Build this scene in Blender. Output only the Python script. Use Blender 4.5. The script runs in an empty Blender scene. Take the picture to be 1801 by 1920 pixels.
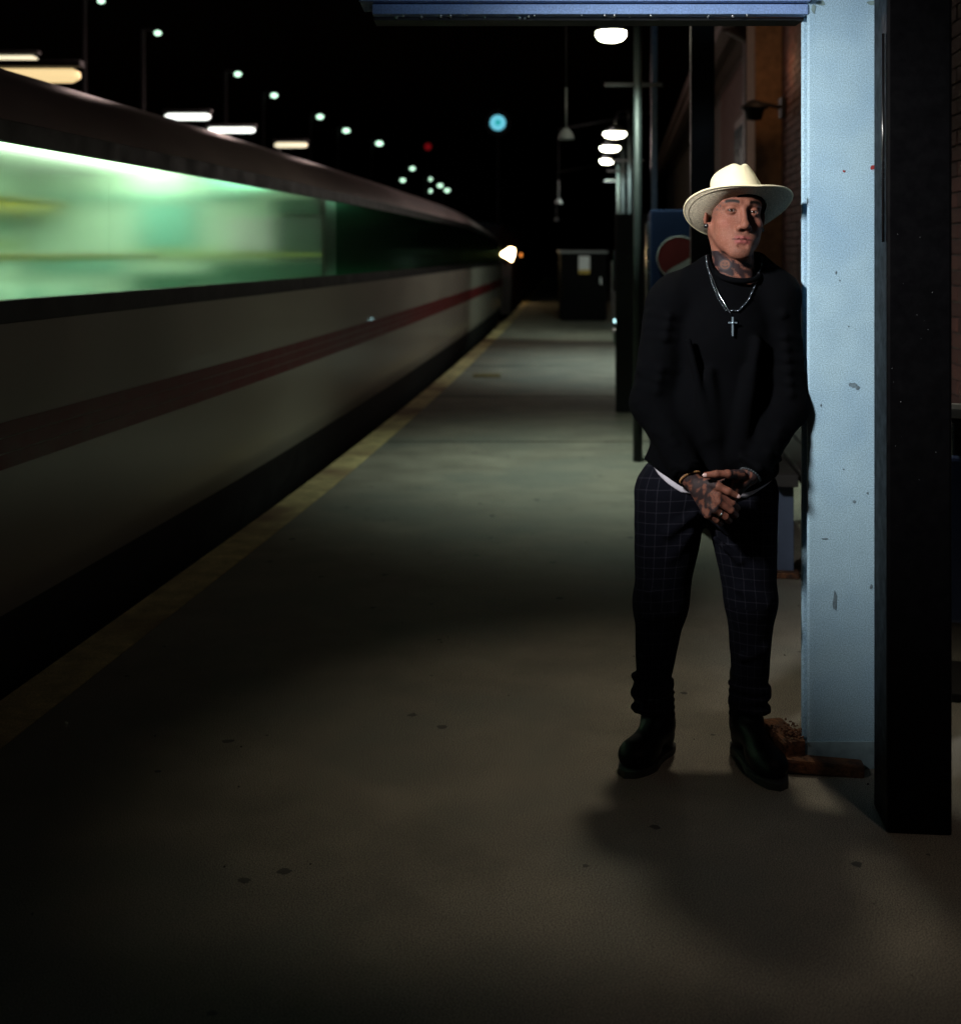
import bpy, bmesh, math, random
import numpy as np
from mathutils import Vector, Matrix
from mathutils.bvhtree import BVHTree
random.seed(7); np.random.seed(7)
SC = bpy.context.scene
COL = SC.collection
PI = math.pi

# ------------------------------------------------------------------ camera
F = 2400.0                       # focal length in source pixels (photo is 1801 x 1920)
CH = 1.52                        # lens height
cam = bpy.data.cameras.new('camera'); camo = bpy.data.objects.new('camera', cam); COL.objects.link(camo)
cam.sensor_fit = 'VERTICAL'; cam.sensor_height = 36.0; cam.sensor_width = 36.0
cam.lens = F / 1920.0 * 36.0
cam.shift_y = -(960 - 475) / 1920.0
cam.clip_start = 0.05; cam.clip_end = 500
camo.location = (0, 0, CH); camo.rotation_euler = (PI / 2, 0, 0)
cam.dof.use_dof = True; cam.dof.focus_distance = 3.72; cam.dof.aperture_fstop = 2.8
cam.dof.aperture_blades = 0
SC.camera = camo

# ------------------------------------------------------------------ night sky
w = bpy.data.worlds.new('World'); SC.world = w; w.use_nodes = True
nt = w.node_tree; bg = nt.nodes['Background']
sky = nt.nodes.new('ShaderNodeTexSky'); sky.sky_type = 'NISHITA'; sky.sun_disc = False
sky.sun_elevation = math.radians(-3); sky.sun_rotation = math.radians(200)
nt.links.new(sky.outputs[0], bg.inputs['Color']); bg.inputs['Strength'].default_value = 0.006

SC.view_settings.view_transform = 'Standard'; SC.view_settings.look = 'None'
SC.view_settings.exposure = 0; SC.view_settings.gamma = 1; SC.view_settings.use_curve_mapping = False
SC.cycles.use_denoising = True
SC.cycles.max_bounces = 8; SC.cycles.transparent_max_bounces = 16
SC.cycles.sample_clamp_indirect = 4.0; SC.cycles.caustics_refractive = False; SC.cycles.caustics_reflective = False

def spot(name, loc, target, power, color, angle, blend, size):
    l = bpy.data.lights.new(name, 'SPOT'); o = bpy.data.objects.new(name, l); COL.objects.link(o)
    l.energy = power; l.color = color; l.spot_size = math.radians(angle); l.spot_blend = blend; l.shadow_soft_size = size
    o.location = loc
    o.rotation_euler = (Vector(target) - Vector(loc)).to_track_quat('-Z', 'Y').to_euler()
    return o
def point(name, loc, power, color, size):
    l = bpy.data.lights.new(name, 'POINT'); o = bpy.data.objects.new(name, l); COL.objects.link(o)
    l.energy = power; l.color = color; l.shadow_soft_size = size; o.location = loc
    return o
# photographer's portrait light on a stand, up at the left of the lens
spot('portrait_light', (-0.90, 2.24, 2.38), (0.98, 3.80, 1.48), 500, (1.0, 0.97, 0.94), 50, 1.0, 0.12)
# added cool fill above the lens, no fixture, for the pillar head and beam
spot('beam_fill_light', (0.2, 1.3, 2.15), (0.45, 3.78, 2.98), 52, (0.62, 0.80, 1.0), 54, 0.7, 0.1)
# warm canopy lamp just above the top of the frame behind the man
spot('canopy_lamp_light', (0.90, 4.8, 3.8), (0.84, 3.75, 0.0), 98, (1.0, 0.87, 0.66), 54, 1.0, 0.12)
spot('near_fill_light', (1.7, 0.6, 3.4), (1.2, 2.75, 0.0), 42, (1.0, 0.76, 0.62), 42, 1.0, 0.12)  # added unseen warm fill for the ground at the lower right
# added warm point light, no fixture, brightening the brown pilaster
point('pilaster_fill_light', (2.72, 12.2, 3.3), 3.2, (1.0, 0.58, 0.32), 0.1)

# ------------------------------------------------------------------ helpers
def W(px, py, Y):
    return Vector(((px - 900.5) / F * Y, Y, CH + (475 - py) / F * Y))

def tag(o, label=None, cat=None, group=None, kind=None):
    if label: o['label'] = label
    if cat: o['category'] = cat
    if group: o['group'] = group
    if kind: o['kind'] = kind
    return o
def empty(name, loc=(0, 0, 0), rz=0.0):
    o = bpy.data.objects.new(name, None); COL.objects.link(o); o.location = loc; o.rotation_euler = (0, 0, rz)
    o.empty_display_size = 0.1
    return o
def link(name, me, m, parent=None, smooth=False):
    if m is not None and not me.materials: me.materials.append(m)
    o = bpy.data.objects.new(name, me); COL.objects.link(o)
    if parent is not None: o.parent = parent
    if smooth:
        me.polygons.foreach_set('use_smooth', [True] * len(me.polygons))
    return o
class MB:
    def __init__(s): s.bm = bmesh.new()
    def box(s, c, d, rot=None, bevel=0.0):
        M = Matrix.Translation(c) @ (rot.to_4x4() if rot is not None else Matrix()) @ Matrix.Diagonal((d[0], d[1], d[2], 1))
        r = bmesh.ops.create_cube(s.bm, size=1.0, matrix=M)
        if bevel > 0:
            es = list({e for v in r['verts'] for e in v.link_edges})
            bmesh.ops.bevel(s.bm, geom=es, offset=bevel, segments=2, profile=0.6, affect='EDGES')
        return s
    def cyl(s, a, b, r1, r2=None, n=16, caps=True):
        a = Vector(a); b = Vector(b); d = b - a
        if r2 is None: r2 = r1
        M = Matrix.Translation((a + b) / 2) @ d.to_track_quat('Z', 'Y').to_matrix().to_4x4()
        bmesh.ops.create_cone(s.bm, cap_ends=caps, segments=n, radius1=r1, radius2=r2, depth=d.length, matrix=M)
        return s
    def sph(s, c, r, sc=(1, 1, 1), n=12, rot=None):
        M = Matrix.Translation(c) @ (rot.to_4x4() if rot is not None else Matrix()) @ Matrix.Diagonal((sc[0], sc[1], sc[2], 1))
        bmesh.ops.create_uvsphere(s.bm, u_segments=n * 2, v_segments=n, radius=r, matrix=M)
        return s
    def lathe(s, c, prof, n=24):
        rings = []
        for r, z in prof:
            rings.append([s.bm.verts.new((c[0] + r * math.cos(2 * PI * k / n), c[1] + r * math.sin(2 * PI * k / n), c[2] + z)) for k in range(n)])
        for a, b in zip(rings, rings[1:]):
            for k in range(n):
                s.bm.faces.new((a[k], a[(k + 1) % n], b[(k + 1) % n], b[k]))
        return s
    def torus(s, c, R, r, rot=None, n=32, m=8, sc=(1, 1)):
        rot = rot if rot is not None else Matrix.Identity(3)
        rings = []
        for k in range(n):
            t = 2 * PI * k / n; cx, cy = math.cos(t), math.sin(t)
            ring = []
            for j in range(m):
                q = 2 * PI * j / m
                p = Vector(((R + r * math.cos(q)) * cx * sc[0], (R + r * math.cos(q)) * cy * sc[1], r * math.sin(q)))
                ring.append(s.bm.verts.new(Vector(c) + rot @ p))
            rings.append(ring)
        for k in range(n):
            a, b = rings[k], rings[(k + 1) % n]
            for j in range(m): s.bm.faces.new((a[j], b[j], b[(j + 1) % m], a[(j + 1) % m]))
        return s
    def tube(s, pts, r, n=8):
        pts = [Vector(p) for p in pts]; rings = []
        for i, p in enumerate(pts):
            d = (pts[min(i + 1, len(pts) - 1)] - pts[max(i - 1, 0)]).normalized()
            q = d.to_track_quat('Z', 'Y').to_matrix()
            rr = r[i] if isinstance(r, (list, tuple)) else r
            rings.append([s.bm.verts.new(p + q @ Vector((rr * math.cos(2 * PI * k / n), rr * math.sin(2 * PI * k / n), 0))) for k in range(n)])
        for a, b in zip(rings, rings[1:]):
            for k in range(n): s.bm.faces.new((a[k], a[(k + 1) % n], b[(k + 1) % n], b[k]))
        s.bm.faces.new(rings[0][::-1]); s.bm.faces.new(rings[-1])
        return s
    def build(s, name, m, parent=None, smooth=False):
        me = bpy.data.meshes.new(name)
        bmesh.ops.recalc_face_normals(s.bm, faces=s.bm.faces)
        s.bm.to_mesh(me); s.bm.free()
        return link(name, me, m, parent, smooth)
def raw(name, verts, faces, m, parent=None, smooth=False):
    me = bpy.data.meshes.new(name); me.from_pydata([tuple(v) for v in verts], [], faces); me.update()
    return link(name, me, m, parent, smooth)
def copy_tree(o, parent=None):
    c = o.copy(); COL.objects.link(c); c.parent = parent
    for ch in list(o.children): copy_tree(ch, c)
    return c
def Rz(a): return Matrix.Rotation(a, 3, 'Z')
def Rx(a): return Matrix.Rotation(a, 3, 'X')
def Ry(a): return Matrix.Rotation(a, 3, 'Y')

# ------------------------------------------------------------------ materials
def mat(name, col, rough=0.6, metal=0.0, var=0.15, vscale=6.0, bump=0.0, bscale=60.0, spec=0.5, coat=0.0, obj_rand=0.0, var2=0.0, v2scale=180.0, tint=None, tscale=1.5):
    m = bpy.data.materials.new(name); m.use_nodes = True
    t = m.node_tree; b = t.nodes['Principled BSDF']
    b.inputs['Roughness'].default_value = rough; b.inputs['Metallic'].default_value = metal
    b.inputs['Specular IOR Level'].default_value = spec; b.inputs['Coat Weight'].default_value = coat
    tc = t.nodes.new('ShaderNodeTexCoord')
    def noise(sc, det=4, ro=0.6):
        n = t.nodes.new('ShaderNodeTexNoise'); n.inputs['Scale'].default_value = sc; n.inputs['Detail'].default_value = det; n.inputs['Roughness'].default_value = ro
        t.links.new(tc.outputs['Object'], n.inputs['Vector']); return n
    def mix(fac, a, bcol, mode='MIX'):
        x = t.nodes.new('ShaderNodeMix'); x.data_type = 'RGBA'; x.blend_type = mode
        for s, v in ((x.inputs['Factor'], fac), (x.inputs['A'], a), (x.inputs['B'], bcol)):
            if hasattr(v, 'is_output'): t.links.new(v, s)
            elif isinstance(v, (int, float)): s.default_value = v
            else: s.default_value = (*v, 1)
        return x.outputs['Result']
    def mr(src, lo, hi, a=0.3, z=0.7):
        x = t.nodes.new('ShaderNodeMapRange'); t.links.new(src, x.inputs['Value'])
        x.inputs['From Min'].default_value = a; x.inputs['From Max'].default_value = z
        x.inputs['To Min'].default_value = lo; x.inputs['To Max'].default_value = hi; return x.outputs['Result']
    c = None
    n1 = noise(vscale, 6)
    lo = tuple(max(0, x * (1 - var)) for x in col); hi = tuple(min(1, x * (1 + var)) for x in col)
    c = mix(mr(n1.outputs['Fac'], 0, 1), lo, hi)
    if tint is not None:
        n3 = noise(tscale, 3); c = mix(mr(n3.outputs['Fac'], 0, 1, 0.45, 0.65), c, tint)
    if var2 > 0:
        n2 = noise(v2scale, 2, 0.7); v = mr(n2.outputs['Fac'], 1 - var2, 1 + var2, 0.36, 0.64)
        cc = t.nodes.new('ShaderNodeCombineColor'); [t.links.new(v, cc.inputs[i]) for i in range(3)]
        c = mix(1.0, c, cc.outputs[0], 'MULTIPLY')
    if obj_rand > 0:
        oi = t.nodes.new('ShaderNodeObjectInfo'); v = mr(oi.outputs['Random'], 1 - obj_rand, 1 + obj_rand, 0, 1)
        cc = t.nodes.new('ShaderNodeCombineColor'); [t.links.new(v, cc.inputs[i]) for i in range(3)]
        c = mix(1.0, c, cc.outputs[0], 'MULTIPLY')
    t.links.new(c, b.inputs['Base Color'])
    rr = mr(n1.outputs['Fac'], max(0, rough - 0.08), min(1, rough + 0.08)); t.links.new(rr, b.inputs['Roughness'])
    if bump > 0:
        nb = noise(bscale, 4); bp = t.nodes.new('ShaderNodeBump'); bp.inputs['Strength'].default_value = bump; bp.inputs['Distance'].default_value = 0.01
        t.links.new(nb.outputs['Fac'], bp.inputs['Height']); t.links.new(bp.outputs['Normal'], b.inputs['Normal'])
    m['_c'] = 1
    return m
def emit(name, col, s):
    m = bpy.data.materials.new(name); m.use_nodes = True; t = m.node_tree
    b = t.nodes['Principled BSDF']; b.inputs['Base Color'].default_value = (*[x * .8 for x in col], 1)
    b.inputs['Emission Color'].default_value = (*col, 1); b.inputs['Emission Strength'].default_value = s
    return m
def glass(name, tint, refl=0.08, rough=0.02):
    m = bpy.data.materials.new(name); m.use_nodes = True; t = m.node_tree; t.nodes.remove(t.nodes['Principled BSDF'])
    out = t.nodes['Material Output']; a = t.nodes.new('ShaderNodeBsdfTransparent'); g = t.nodes.new('ShaderNodeBsdfGlossy')
    a.inputs[0].default_value = (*tint, 1); g.inputs['Roughness'].default_value = rough
    x = t.nodes.new('ShaderNodeMixShader'); x.inputs[0].default_value = refl
    t.links.new(a.outputs[0], x.inputs[1]); t.links.new(g.outputs[0], x.inputs[2]); t.links.new(x.outputs[0], out.inputs[0])
    return m
M = {}
M['concrete'] = mat('platform concrete', (0.24, 0.22, 0.18), 0.8, var=0.28, vscale=2.6, bump=0.2, bscale=420, var2=0.8, v2scale=300, tint=(0.185, 0.185, 0.16), tscale=0.9, spec=0.35)
M['joint'] = mat('joint filler', (0.012, 0.013, 0.015), 0.9)
M['yellow'] = mat('worn yellow line paint', (0.60, 0.49, 0.24), 0.8, var=0.35, vscale=9, tint=(0.26, 0.16, 0.09), tscale=1.1, var2=0.25)
M['ballast'] = mat('dark ballast', (0.04, 0.038, 0.036), 0.95, var=0.5, vscale=40, bump=1.0, bscale=30)
M['white_paint'] = mat('train white paint', (0.50, 0.47, 0.41), 0.4, var=0.06, vscale=1.2, coat=0.2)
M['roof_paint'] = mat('train roof paint', (0.62, 0.48, 0.48), 0.4, var=0.12, vscale=1.0)
M['red_paint'] = mat('train red stripe', (0.20, 0.012, 0.018), 0.45, var=0.1)
M['black_gloss'] = mat('black gloss', (0.006, 0.006, 0.007), 0.25, var=0.1)
M['black_matt'] = mat('black matt steel', (0.010, 0.010, 0.011), 0.6, var=0.2, spec=0.3)
M['black_post'] = mat('black post paint', (0.002, 0.002, 0.0025), 0.45, var=0.1, vscale=30, spec=0.08)
M['under'] = mat('underframe grime', (0.02, 0.019, 0.018), 0.8, var=0.4)
M['blue_pillar'] = mat('pale blue pillar paint', (0.32, 0.49, 0.60), 0.6, var=0.10, vscale=4, bump=0.06, bscale=300, var2=0.28, v2scale=300, tint=(0.25, 0.41, 0.55), tscale=2.2)
M['blue_beam'] = mat('blue beam paint', (0.19, 0.30, 0.54), 0.5, var=0.1, vscale=8, bump=0.2, bscale=120, var2=0.2, v2scale=200)
M['rust'] = mat('rusted steel', (0.13, 0.05, 0.018), 0.85, var=0.7, vscale=45, bump=1.0, bscale=90, tint=(0.03, 0.015, 0.01), tscale=22)
M['brick'] = mat('dark red brick', (0.085, 0.033, 0.024), 0.85, var=0.3, vscale=20, bump=0.5, bscale=120, obj_rand=0.35)
M['mortar'] = mat('mortar', (0.07, 0.058, 0.05), 0.9, var=0.2, vscale=30)
M['stucco'] = mat('brown stucco', (0.30, 0.17, 0.09), 0.9, var=0.3, vscale=14, bump=0.8, bscale=70)
M['brown_trim'] = mat('dark brown trim', (0.06, 0.03, 0.02), 0.6, var=0.2)
M['galv'] = mat('galvanised steel', (0.45, 0.47, 0.48), 0.35, metal=0.8, var=0.15, vscale=12)
M['lamp_shell'] = mat('lamp housing grey', (0.22, 0.24, 0.25), 0.45, var=0.1)

# ------------------------------------------------------------------ platform edge line in plan
_ys = np.array([-40, 4, 7.3, 9.3, 16, 36, 90.0]); _sl = np.array([.119, .119, .116, .098, .082, .069, .063])
_yy = np.linspace(-40, 95, 2701); _ss = np.interp(_yy, _ys, _sl)
_xx = np.concatenate([[0], np.cumsum((_ss[1:] + _ss[:-1]) / 2 * np.diff(_yy))]); _xx += -1.63 - np.interp(4.34, _yy, _xx)
def E(Y): return float(np.interp(Y, _yy, _xx))
def Pd(Y, d, z):                      # a point d metres to the track side of the platform edge
    s = float(np.interp(Y, _yy, _ss)); L = math.hypot(1, s)
    return Vector((E(Y) - d / L, Y + d * s / L, z))
def wallX(Y): return 1.62 + 0.11 * Y

# ------------------------------------------------------------------ platform
plat = empty('platform'); tag(plat, 'grey concrete station platform', 'platform', kind='structure')
def strip_solid(name, ys, xl, xr, zt, zb, m, parent):
    v = []; f = []
    for y in ys:
        v += [(xl(y), y, zb), (xl(y), y, zt), (xr(y), y, zt), (xr(y), y, zb)]
    for i in range(len(ys) - 1):
        a = 4 * i; b = a + 4
        for k in range(4):
            k2 = (k + 1) % 4; f.append((a + k, a + k2, b + k2, b + k))
    f.append((0, 3, 2, 1)); n = 4 * (len(ys) - 1); f.append((n, n + 1, n + 2, n + 3))
    return raw(name, v, f, m, parent)
joints = [-5.0, 10.33, 13.6, 17.3, 21.0, 24.8, 28.6, 33.0, 38.0, 44.0, 51.0, 60.0, 80.0]
for a, b in zip(joints, joints[1:]):
    ys = np.linspace(a + 0.028, b - 0.028, max(3, int((b - a) / 1.0)))
    strip_solid('platform_slab', ys, lambda y: E(y), lambda y: wallX(y) + 0.6, 0.0, -0.12, M['concrete'], plat)
strip_solid('platform_base', np.linspace(-5, 80, 60), lambda y: E(y) + 0.03, lambda y: wallX(y) + 0.7, -0.05 - 0.074, -0.62, M['joint'], plat)
ys = np.concatenate([np.linspace(-5, 12, 40), np.linspace(12.5, 80, 60)])
strip_solid('edge_line', ys, lambda y: E(y) + 0.004, lambda y: E(y) + 0.21, 0.004, 0.0005, M['yellow'], plat)
# joint sealant just under the slab tops
for j in joints[1:-1]:
    strip_solid('joint_seal', [j - 0.028, j + 0.028], lambda y: E(y) + .02, lambda y: wallX(y) + 0.5, -0.012, -0.1, M['joint'], plat)
g = raw('track_bed', [(-120, -30, -0.62), (60, -30, -0.62), (60, 300, -0.62), (-120, 300, -0.62)], [(0, 1, 2, 3)], M['ballast'])
tag(g, 'dark ballast track bed', 'ground', kind='structure')
mb = MB(); c = (E(15.9) + 0.55, 15.9, 0.003)
mb.box((c[0], c[1], 0.004), (0.34, 0.5, 0.006))
for i in range(4): mb.box((c[0] - .12 + .08 * i, c[1], 0.009), (0.03, 0.44, 0.006))
o = mb.build('drain_cover', mat('yellowed cover', (0.16, 0.12, 0.04), 0.7)); tag(o, 'small yellowed drain cover set in the platform near the edge line', 'drain cover')

# old gum and grease spots trodden into the concrete
vv = []; ff = []; rg0 = random.Random(11)
for i in range(90):
    y = rg0.uniform(2.4, 11); x = rg0.uniform(E(y) + 0.3, 1.5); r0 = rg0.uniform(0.006, 0.022); n0 = len(vv); vv.append((x, y, 0.0016))
    for k in range(9):
        a_ = 2 * PI * k / 9; q_ = r0 * rg0.uniform(0.6, 1.15); vv.append((x + q_ * math.cos(a_), y + q_ * math.sin(a_), 0.0008))
    for k in range(9): ff.append((n0, n0 + 1 + k, n0 + 1 + (k + 1) % 9))
o = raw('gum_spots', vv, ff, mat('trodden gum', (0.07, 0.068, 0.06), 0.8, var=0.4, vscale=9), plat); o['kind'] = 'stuff'
# rails under the train
for d in (1.0, 2.435):
    mb = MB(); mb.tube([Pd(y, d, -0.5) for y in np.linspace(-5, 90, 60)], 0.05, 6)
    o = mb.build('rail', M['galv']); tag(o, 'steel rail under the train, ' + ('nearer the platform' if d < 2 else 'on the far side'), 'rail', 'rails of the platform track', kind='structure')

# ------------------------------------------------------------------ the train
train = empty('passenger_train', Pd(5, 1.7, -0.5)); tag(train, 'white passenger train with red stripes and a lit green window band', 'train')
tr_off = Vector(train.location)
def nf(Y):
    return 1.0 if Y < 33 else math.sqrt(max(0.0, 1 - ((Y - 33) / 4.6) ** 2)) * 0.9 + 0.1
def ng(Y):
    return 1.0 if Y < 23 else 1 - 0.5 * ((Y - 23) / 14.6) ** 1.4
def TP(Y, d, z):
    d2 = 1.7 + (d - 1.7) * nf(Y)
    z2 = z if z < 1.15 else 1.15 + (z - 1.15) * ng(Y)
    if Y > 34.5: z2 = z2 * (1 - 0.05 * (Y - 34.5)) + 0.3 * 0.05 * (Y - 34.5)
    return Pd(Y, d2, z2)
def loft(name, sec, ys, m, parent=train, smooth=True, close=False):
    v = []; f = []; n = len(sec)
    for y in ys:
        for d, z in sec: v.append(TP(y, d, z) - tr_off)
    for i in range(len(ys) - 1):
        for k in range(n if close else n - 1):
            k2 = (k + 1) % n
            f.append((i * n + k, i * n + k2, (i + 1) * n + k2, (i + 1) * n + k))
    return raw(name, v, f, m, parent, smooth)
YS = np.concatenate([np.linspace(-7, 33, 81), 33 + 4.55 * np.sin(np.linspace(0.1, PI / 2, 14))])
YC = np.linspace(-7, 33, 81)
D0 = 0.30
loft('skirt', [(1.6, -0.42), (0.55, -0.42), (0.42, -0.35), (D0 + 0.05, -0.1), (D0 + 0.02, 0.10)], YS, M['under'])
loft('side_panel', [(D0 + 0.02, 0.10), (D0 + 0.006, 0.16), (D0, 0.22), (D0, 0.9), (D0, 1.2475)], YS, M['white_paint'])
for a, b in ((0.803, 0.862), (0.741, 0.799), (0.678, 0.737)):
    loft('stripe', [(D0 - 0.003, a), (D0 - 0.003, b)], np.linspace(-7, 33.6, 84), M['red_paint'])
loft('lower_window_frame', [(D0 - 0.002, 1.245), (D0 - 0.006, 1.25), (D0 - 0.006, 1.335), (D0 + 0.03, 1.338)], YS, M['black_matt'], smooth=False)
loft('upper_window_frame', [(D0 + 0.03, 1.957), (D0 - 0.004, 1.96), (D0, 2.045)], YS, M['black_matt'], smooth=False)
loft('roof', [(D0 - 0.004, 2.043), (D0 + 0.02, 2.09), (D0 + 0.09, 2.17), (D0 + 0.22, 2.27), (D0 + 0.45, 2.37), (D0 + 0.8, 2.45), (1.4, 2.50), (1.7, 2.51), (2.4, 2.46), (2.8, 2.34), (3.05, 2.1), (3.1, 1.9), (3.1, 0.1), (2.9, -0.4)], YS, M['roof_paint'])
# flush glazing: panes with narrow seams
def hazy(name, tint, rough):
    m = bpy.data.materials.new(name); m.use_nodes = True; t = m.node_tree; t.nodes.remove(t.nodes['Principled BSDF'])
    g = t.nodes.new('ShaderNodeBsdfGlass'); g.inputs['Color'].default_value = (*tint, 1); g.inputs['Roughness'].default_value = rough; g.inputs['IOR'].default_value = 1.2
    t.links.new(g.outputs[0], t.nodes['Material Output'].inputs[0]); return m
M['pane'] = hazy('hazy train window glass', (0.92, 0.99, 0.93), 0.14)
M['pane_dark'] = hazy('dark tinted window glass', (0.45, 0.68, 0.56), 0.13)
edges = np.arange(-7, 33, 1.62)
for i in range(len(edges) - 1):
    a, b = edges[i] + 0.0004, edges[i + 1] - 0.0004
    loft('window_pane', [(D0 + 0.006, 1.335), (D0 + 0.006, 1.96), (D0, 1.96), (D0, 1.335)], np.linspace(a, b, 4), M['pane'] if b < 11.2 else M['pane_dark'], close=True, smooth=False)
# interior
M['int_wall'] = mat('pale green saloon panel', (0.62, 0.74, 0.62), 0.5, var=0.05)
M['int_ceil'] = mat('saloon ceiling', (0.75, 0.82, 0.72), 0.5, var=0.04)
M['teal_cloth'] = mat('teal seat cloth', (0.05, 0.26, 0.19), 0.8, var=0.25, vscale=14)
M['head_rest'] = mat('pale headrest cloth', (0.55, 0.7, 0.6), 0.7, var=0.1)
M['rail_yellow'] = mat('yellow grab rail', (0.75, 0.55, 0.06), 0.4, var=0.08)
M['saloon_light'] = emit('saloon light', (0.80, 1.0, 0.76), 9.5)
M['dim_light'] = emit('vestibule light', (0.4, 1.0, 0.65), 3.2)
YI = np.linspace(-6.5, 10.6, 36); YJ = np.linspace(10.7, 22, 24)
for YY, br in ((YI, 1), (YJ, 0)):
    loft('saloon_wall', [(2.95, 0.5), (2.95, 2.2)], YY, M['int_wall'])
    loft('saloon_ceiling', [(2.95, 2.2), (2.6, 2.27), (1.7, 2.29), (0.8, 2.26), (0.36, 2.02)], YY, M['int_ceil'])
    loft('saloon_floor', [(0.36, 0.5), (2.95, 0.5)], YY, M['under'])
    loft('inner_side', [(0.36, 0.5), (0.36, 1.33)], YY, M['int_wall'])
    loft('luggage_rack', [(2.94, 1.86), (2.55, 1.90), (2.55, 1.93), (2.94, 1.90)], YY, M['galv'], close=True)
    for d in (1.78,):
        loft('ceiling_light', [(d - .23, 2.25), (d - 0.22, 2.23), (d + .22, 2.23), (d + .23, 2.25)], YY if br else np.linspace(11.2, 16.5, 8), M['saloon_light'] if br else M['dim_light'])
for d, z, a, b in ((1.1, 1.80, -6.4, 7.2), (2.50, 1.87, -6.4, 10.2), (1.9, 1.62, -6.4, 6.8), (1.0, 1.50, -6.4, 8.4)):
    mb = MB(); mb.tube([Pd(y, d, z) - tr_off for y in np.linspace(a, b, 24)], 0.02, 8); mb.build('grab_rail', M['rail_yellow'], train, True)
mbk = MB(); mbk.box((0, 0, 0.26), (0.46, 0.12, 0.62), bevel=0.04)
mbs = MB(); mbs.box((0, -0.24, 0.0), (0.46, 0.46, 0.14), bevel=0.04)
mbh = MB(); mbh.box((0, -0.045, 0.50), (0.36, 0.06, 0.16), bevel=0.02)
proto = None
for y in np.arange(-5.8, 21, 0.86):
    if 10.0 < y < 11.4: continue
    for d in (0.72, 2.25, 2.7):
        p = Pd(y, d, 0.70) - tr_off
        if proto is None:
            proto = mbk.build('seat', M['teal_cloth'], train, True); mbs.build('seat_cushion', M['teal_cloth'], proto, True); mbh.build('headrest', M['head_rest'], proto, True)
            s = proto
        else: s = copy_tree(proto, train)
        s.location = p; s.rotation_euler = (0, 0, -0.11)
def bulkhead(y, m, z1=2.3):
    a, b = Pd(y, 0.37, 0), Pd(y, 2.94, 0); mid = (a + b) / 2
    mb = MB(); mb.box((mid.x - tr_off.x, mid.y - tr_off.y, 1.4 - tr_off.z), ((a - b).length, 0.05, 1.8), rot=Rz(-0.1)); mb.build('bulkhead', m, train)
def bulk(y, m):
    mb = MB()
    for d0, d1, zt_ in ((0.37, 1.35, 2.06), (1.36, 2.04, 2.26), (2.05, 2.94, 2.2)):
        a, b = Pd(y, d0, 0), Pd(y, d1, 0); mid = (a + b) / 2
        mb.box((mid.x - tr_off.x, mid.y - tr_off.y, (0.5 + zt_) / 2 - tr_off.z), ((a - b).length, 0.05, zt_ - 0.5), rot=Rz(-0.1))
    mb.build('bulkhead', m, train)
bulk(10.65, M['int_wall'])
def on_bulk(name, d0, d1, z0, z1, m, th=0.02):
    a, b = Pd(10.60, d0, 0), Pd(10.60, d1, 0); mid = (a + b) / 2 - tr_off
    mb = MB(); mb.box((mid.x, mid.y, (z0 + z1) / 2 - tr_off.z), ((a - b).length, th, z1 - z0), rot=Rz(-0.1), bevel=0.004); return mb.build(name, m, train)
M['kick'] = mat('dark green kick panel', (0.02, 0.12, 0.07), 0.5); M['notice_card'] = mat('pale notice card', (0.75, 0.70, 0.72), 0.6); M['teal_panel'] = mat('teal saloon panel', (0.16, 0.42, 0.36), 0.5); M['olive'] = mat('olive trim', (0.42, 0.44, 0.10), 0.5)
on_bulk('kick_panel', 0.38, 1.34, 0.6, 1.44, M['kick']); on_bulk('kick_panel', 1.37, 2.03, 0.6, 1.36, M['kick'])
on_bulk('overhead_cabinet', 0.38, 0.80, 1.84, 1.97, M['kick'], 0.16); on_bulk('notice', 0.80, 1.18, 1.54, 1.82, M['notice_card']); on_bulk('fade_panel', 0.38, 0.80, 1.46, 1.83, mat('dark green fade panel', (0.035, 0.09, 0.065), 0.3), 0.03)  # dark end panel added so the saloon glow fades out
on_bulk('panel_trim', 0.38, 2.03, 1.49, 1.525, M['olive'], 0.03); on_bulk('panel_trim', 1.0, 2.9, 1.97, 2.01, M['teal_panel'], 0.03); on_bulk('door_window', 1.45, 1.95, 1.56, 1.93, M['teal_panel'])
on_bulk('side_panel_trim', 2.08, 2.9, 1.36, 1.46, M['teal_panel'])
for zz, mm in ((1.45, 'teal_panel'), (1.56, 'olive'), (1.72, 'teal_panel')):
    loft('wall_trim', [(2.93, zz), (2.93, zz + (0.06 if mm == 'olive' else 0.05))], np.linspace(-6.5, 10.5, 30), M[mm])
a, b = Pd(22.1, 0.37, 0), Pd(22.1, 2.94, 0)
mb = MB(); mid = (a + b) / 2; mb.box((mid.x - tr_off.x, mid.y - tr_off.y, 1.25 - tr_off.z), ((a - b).length, 0.05, 1.5), rot=Rz(-0.1)); mb.build('bulkhead', M['under'], train)
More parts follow.
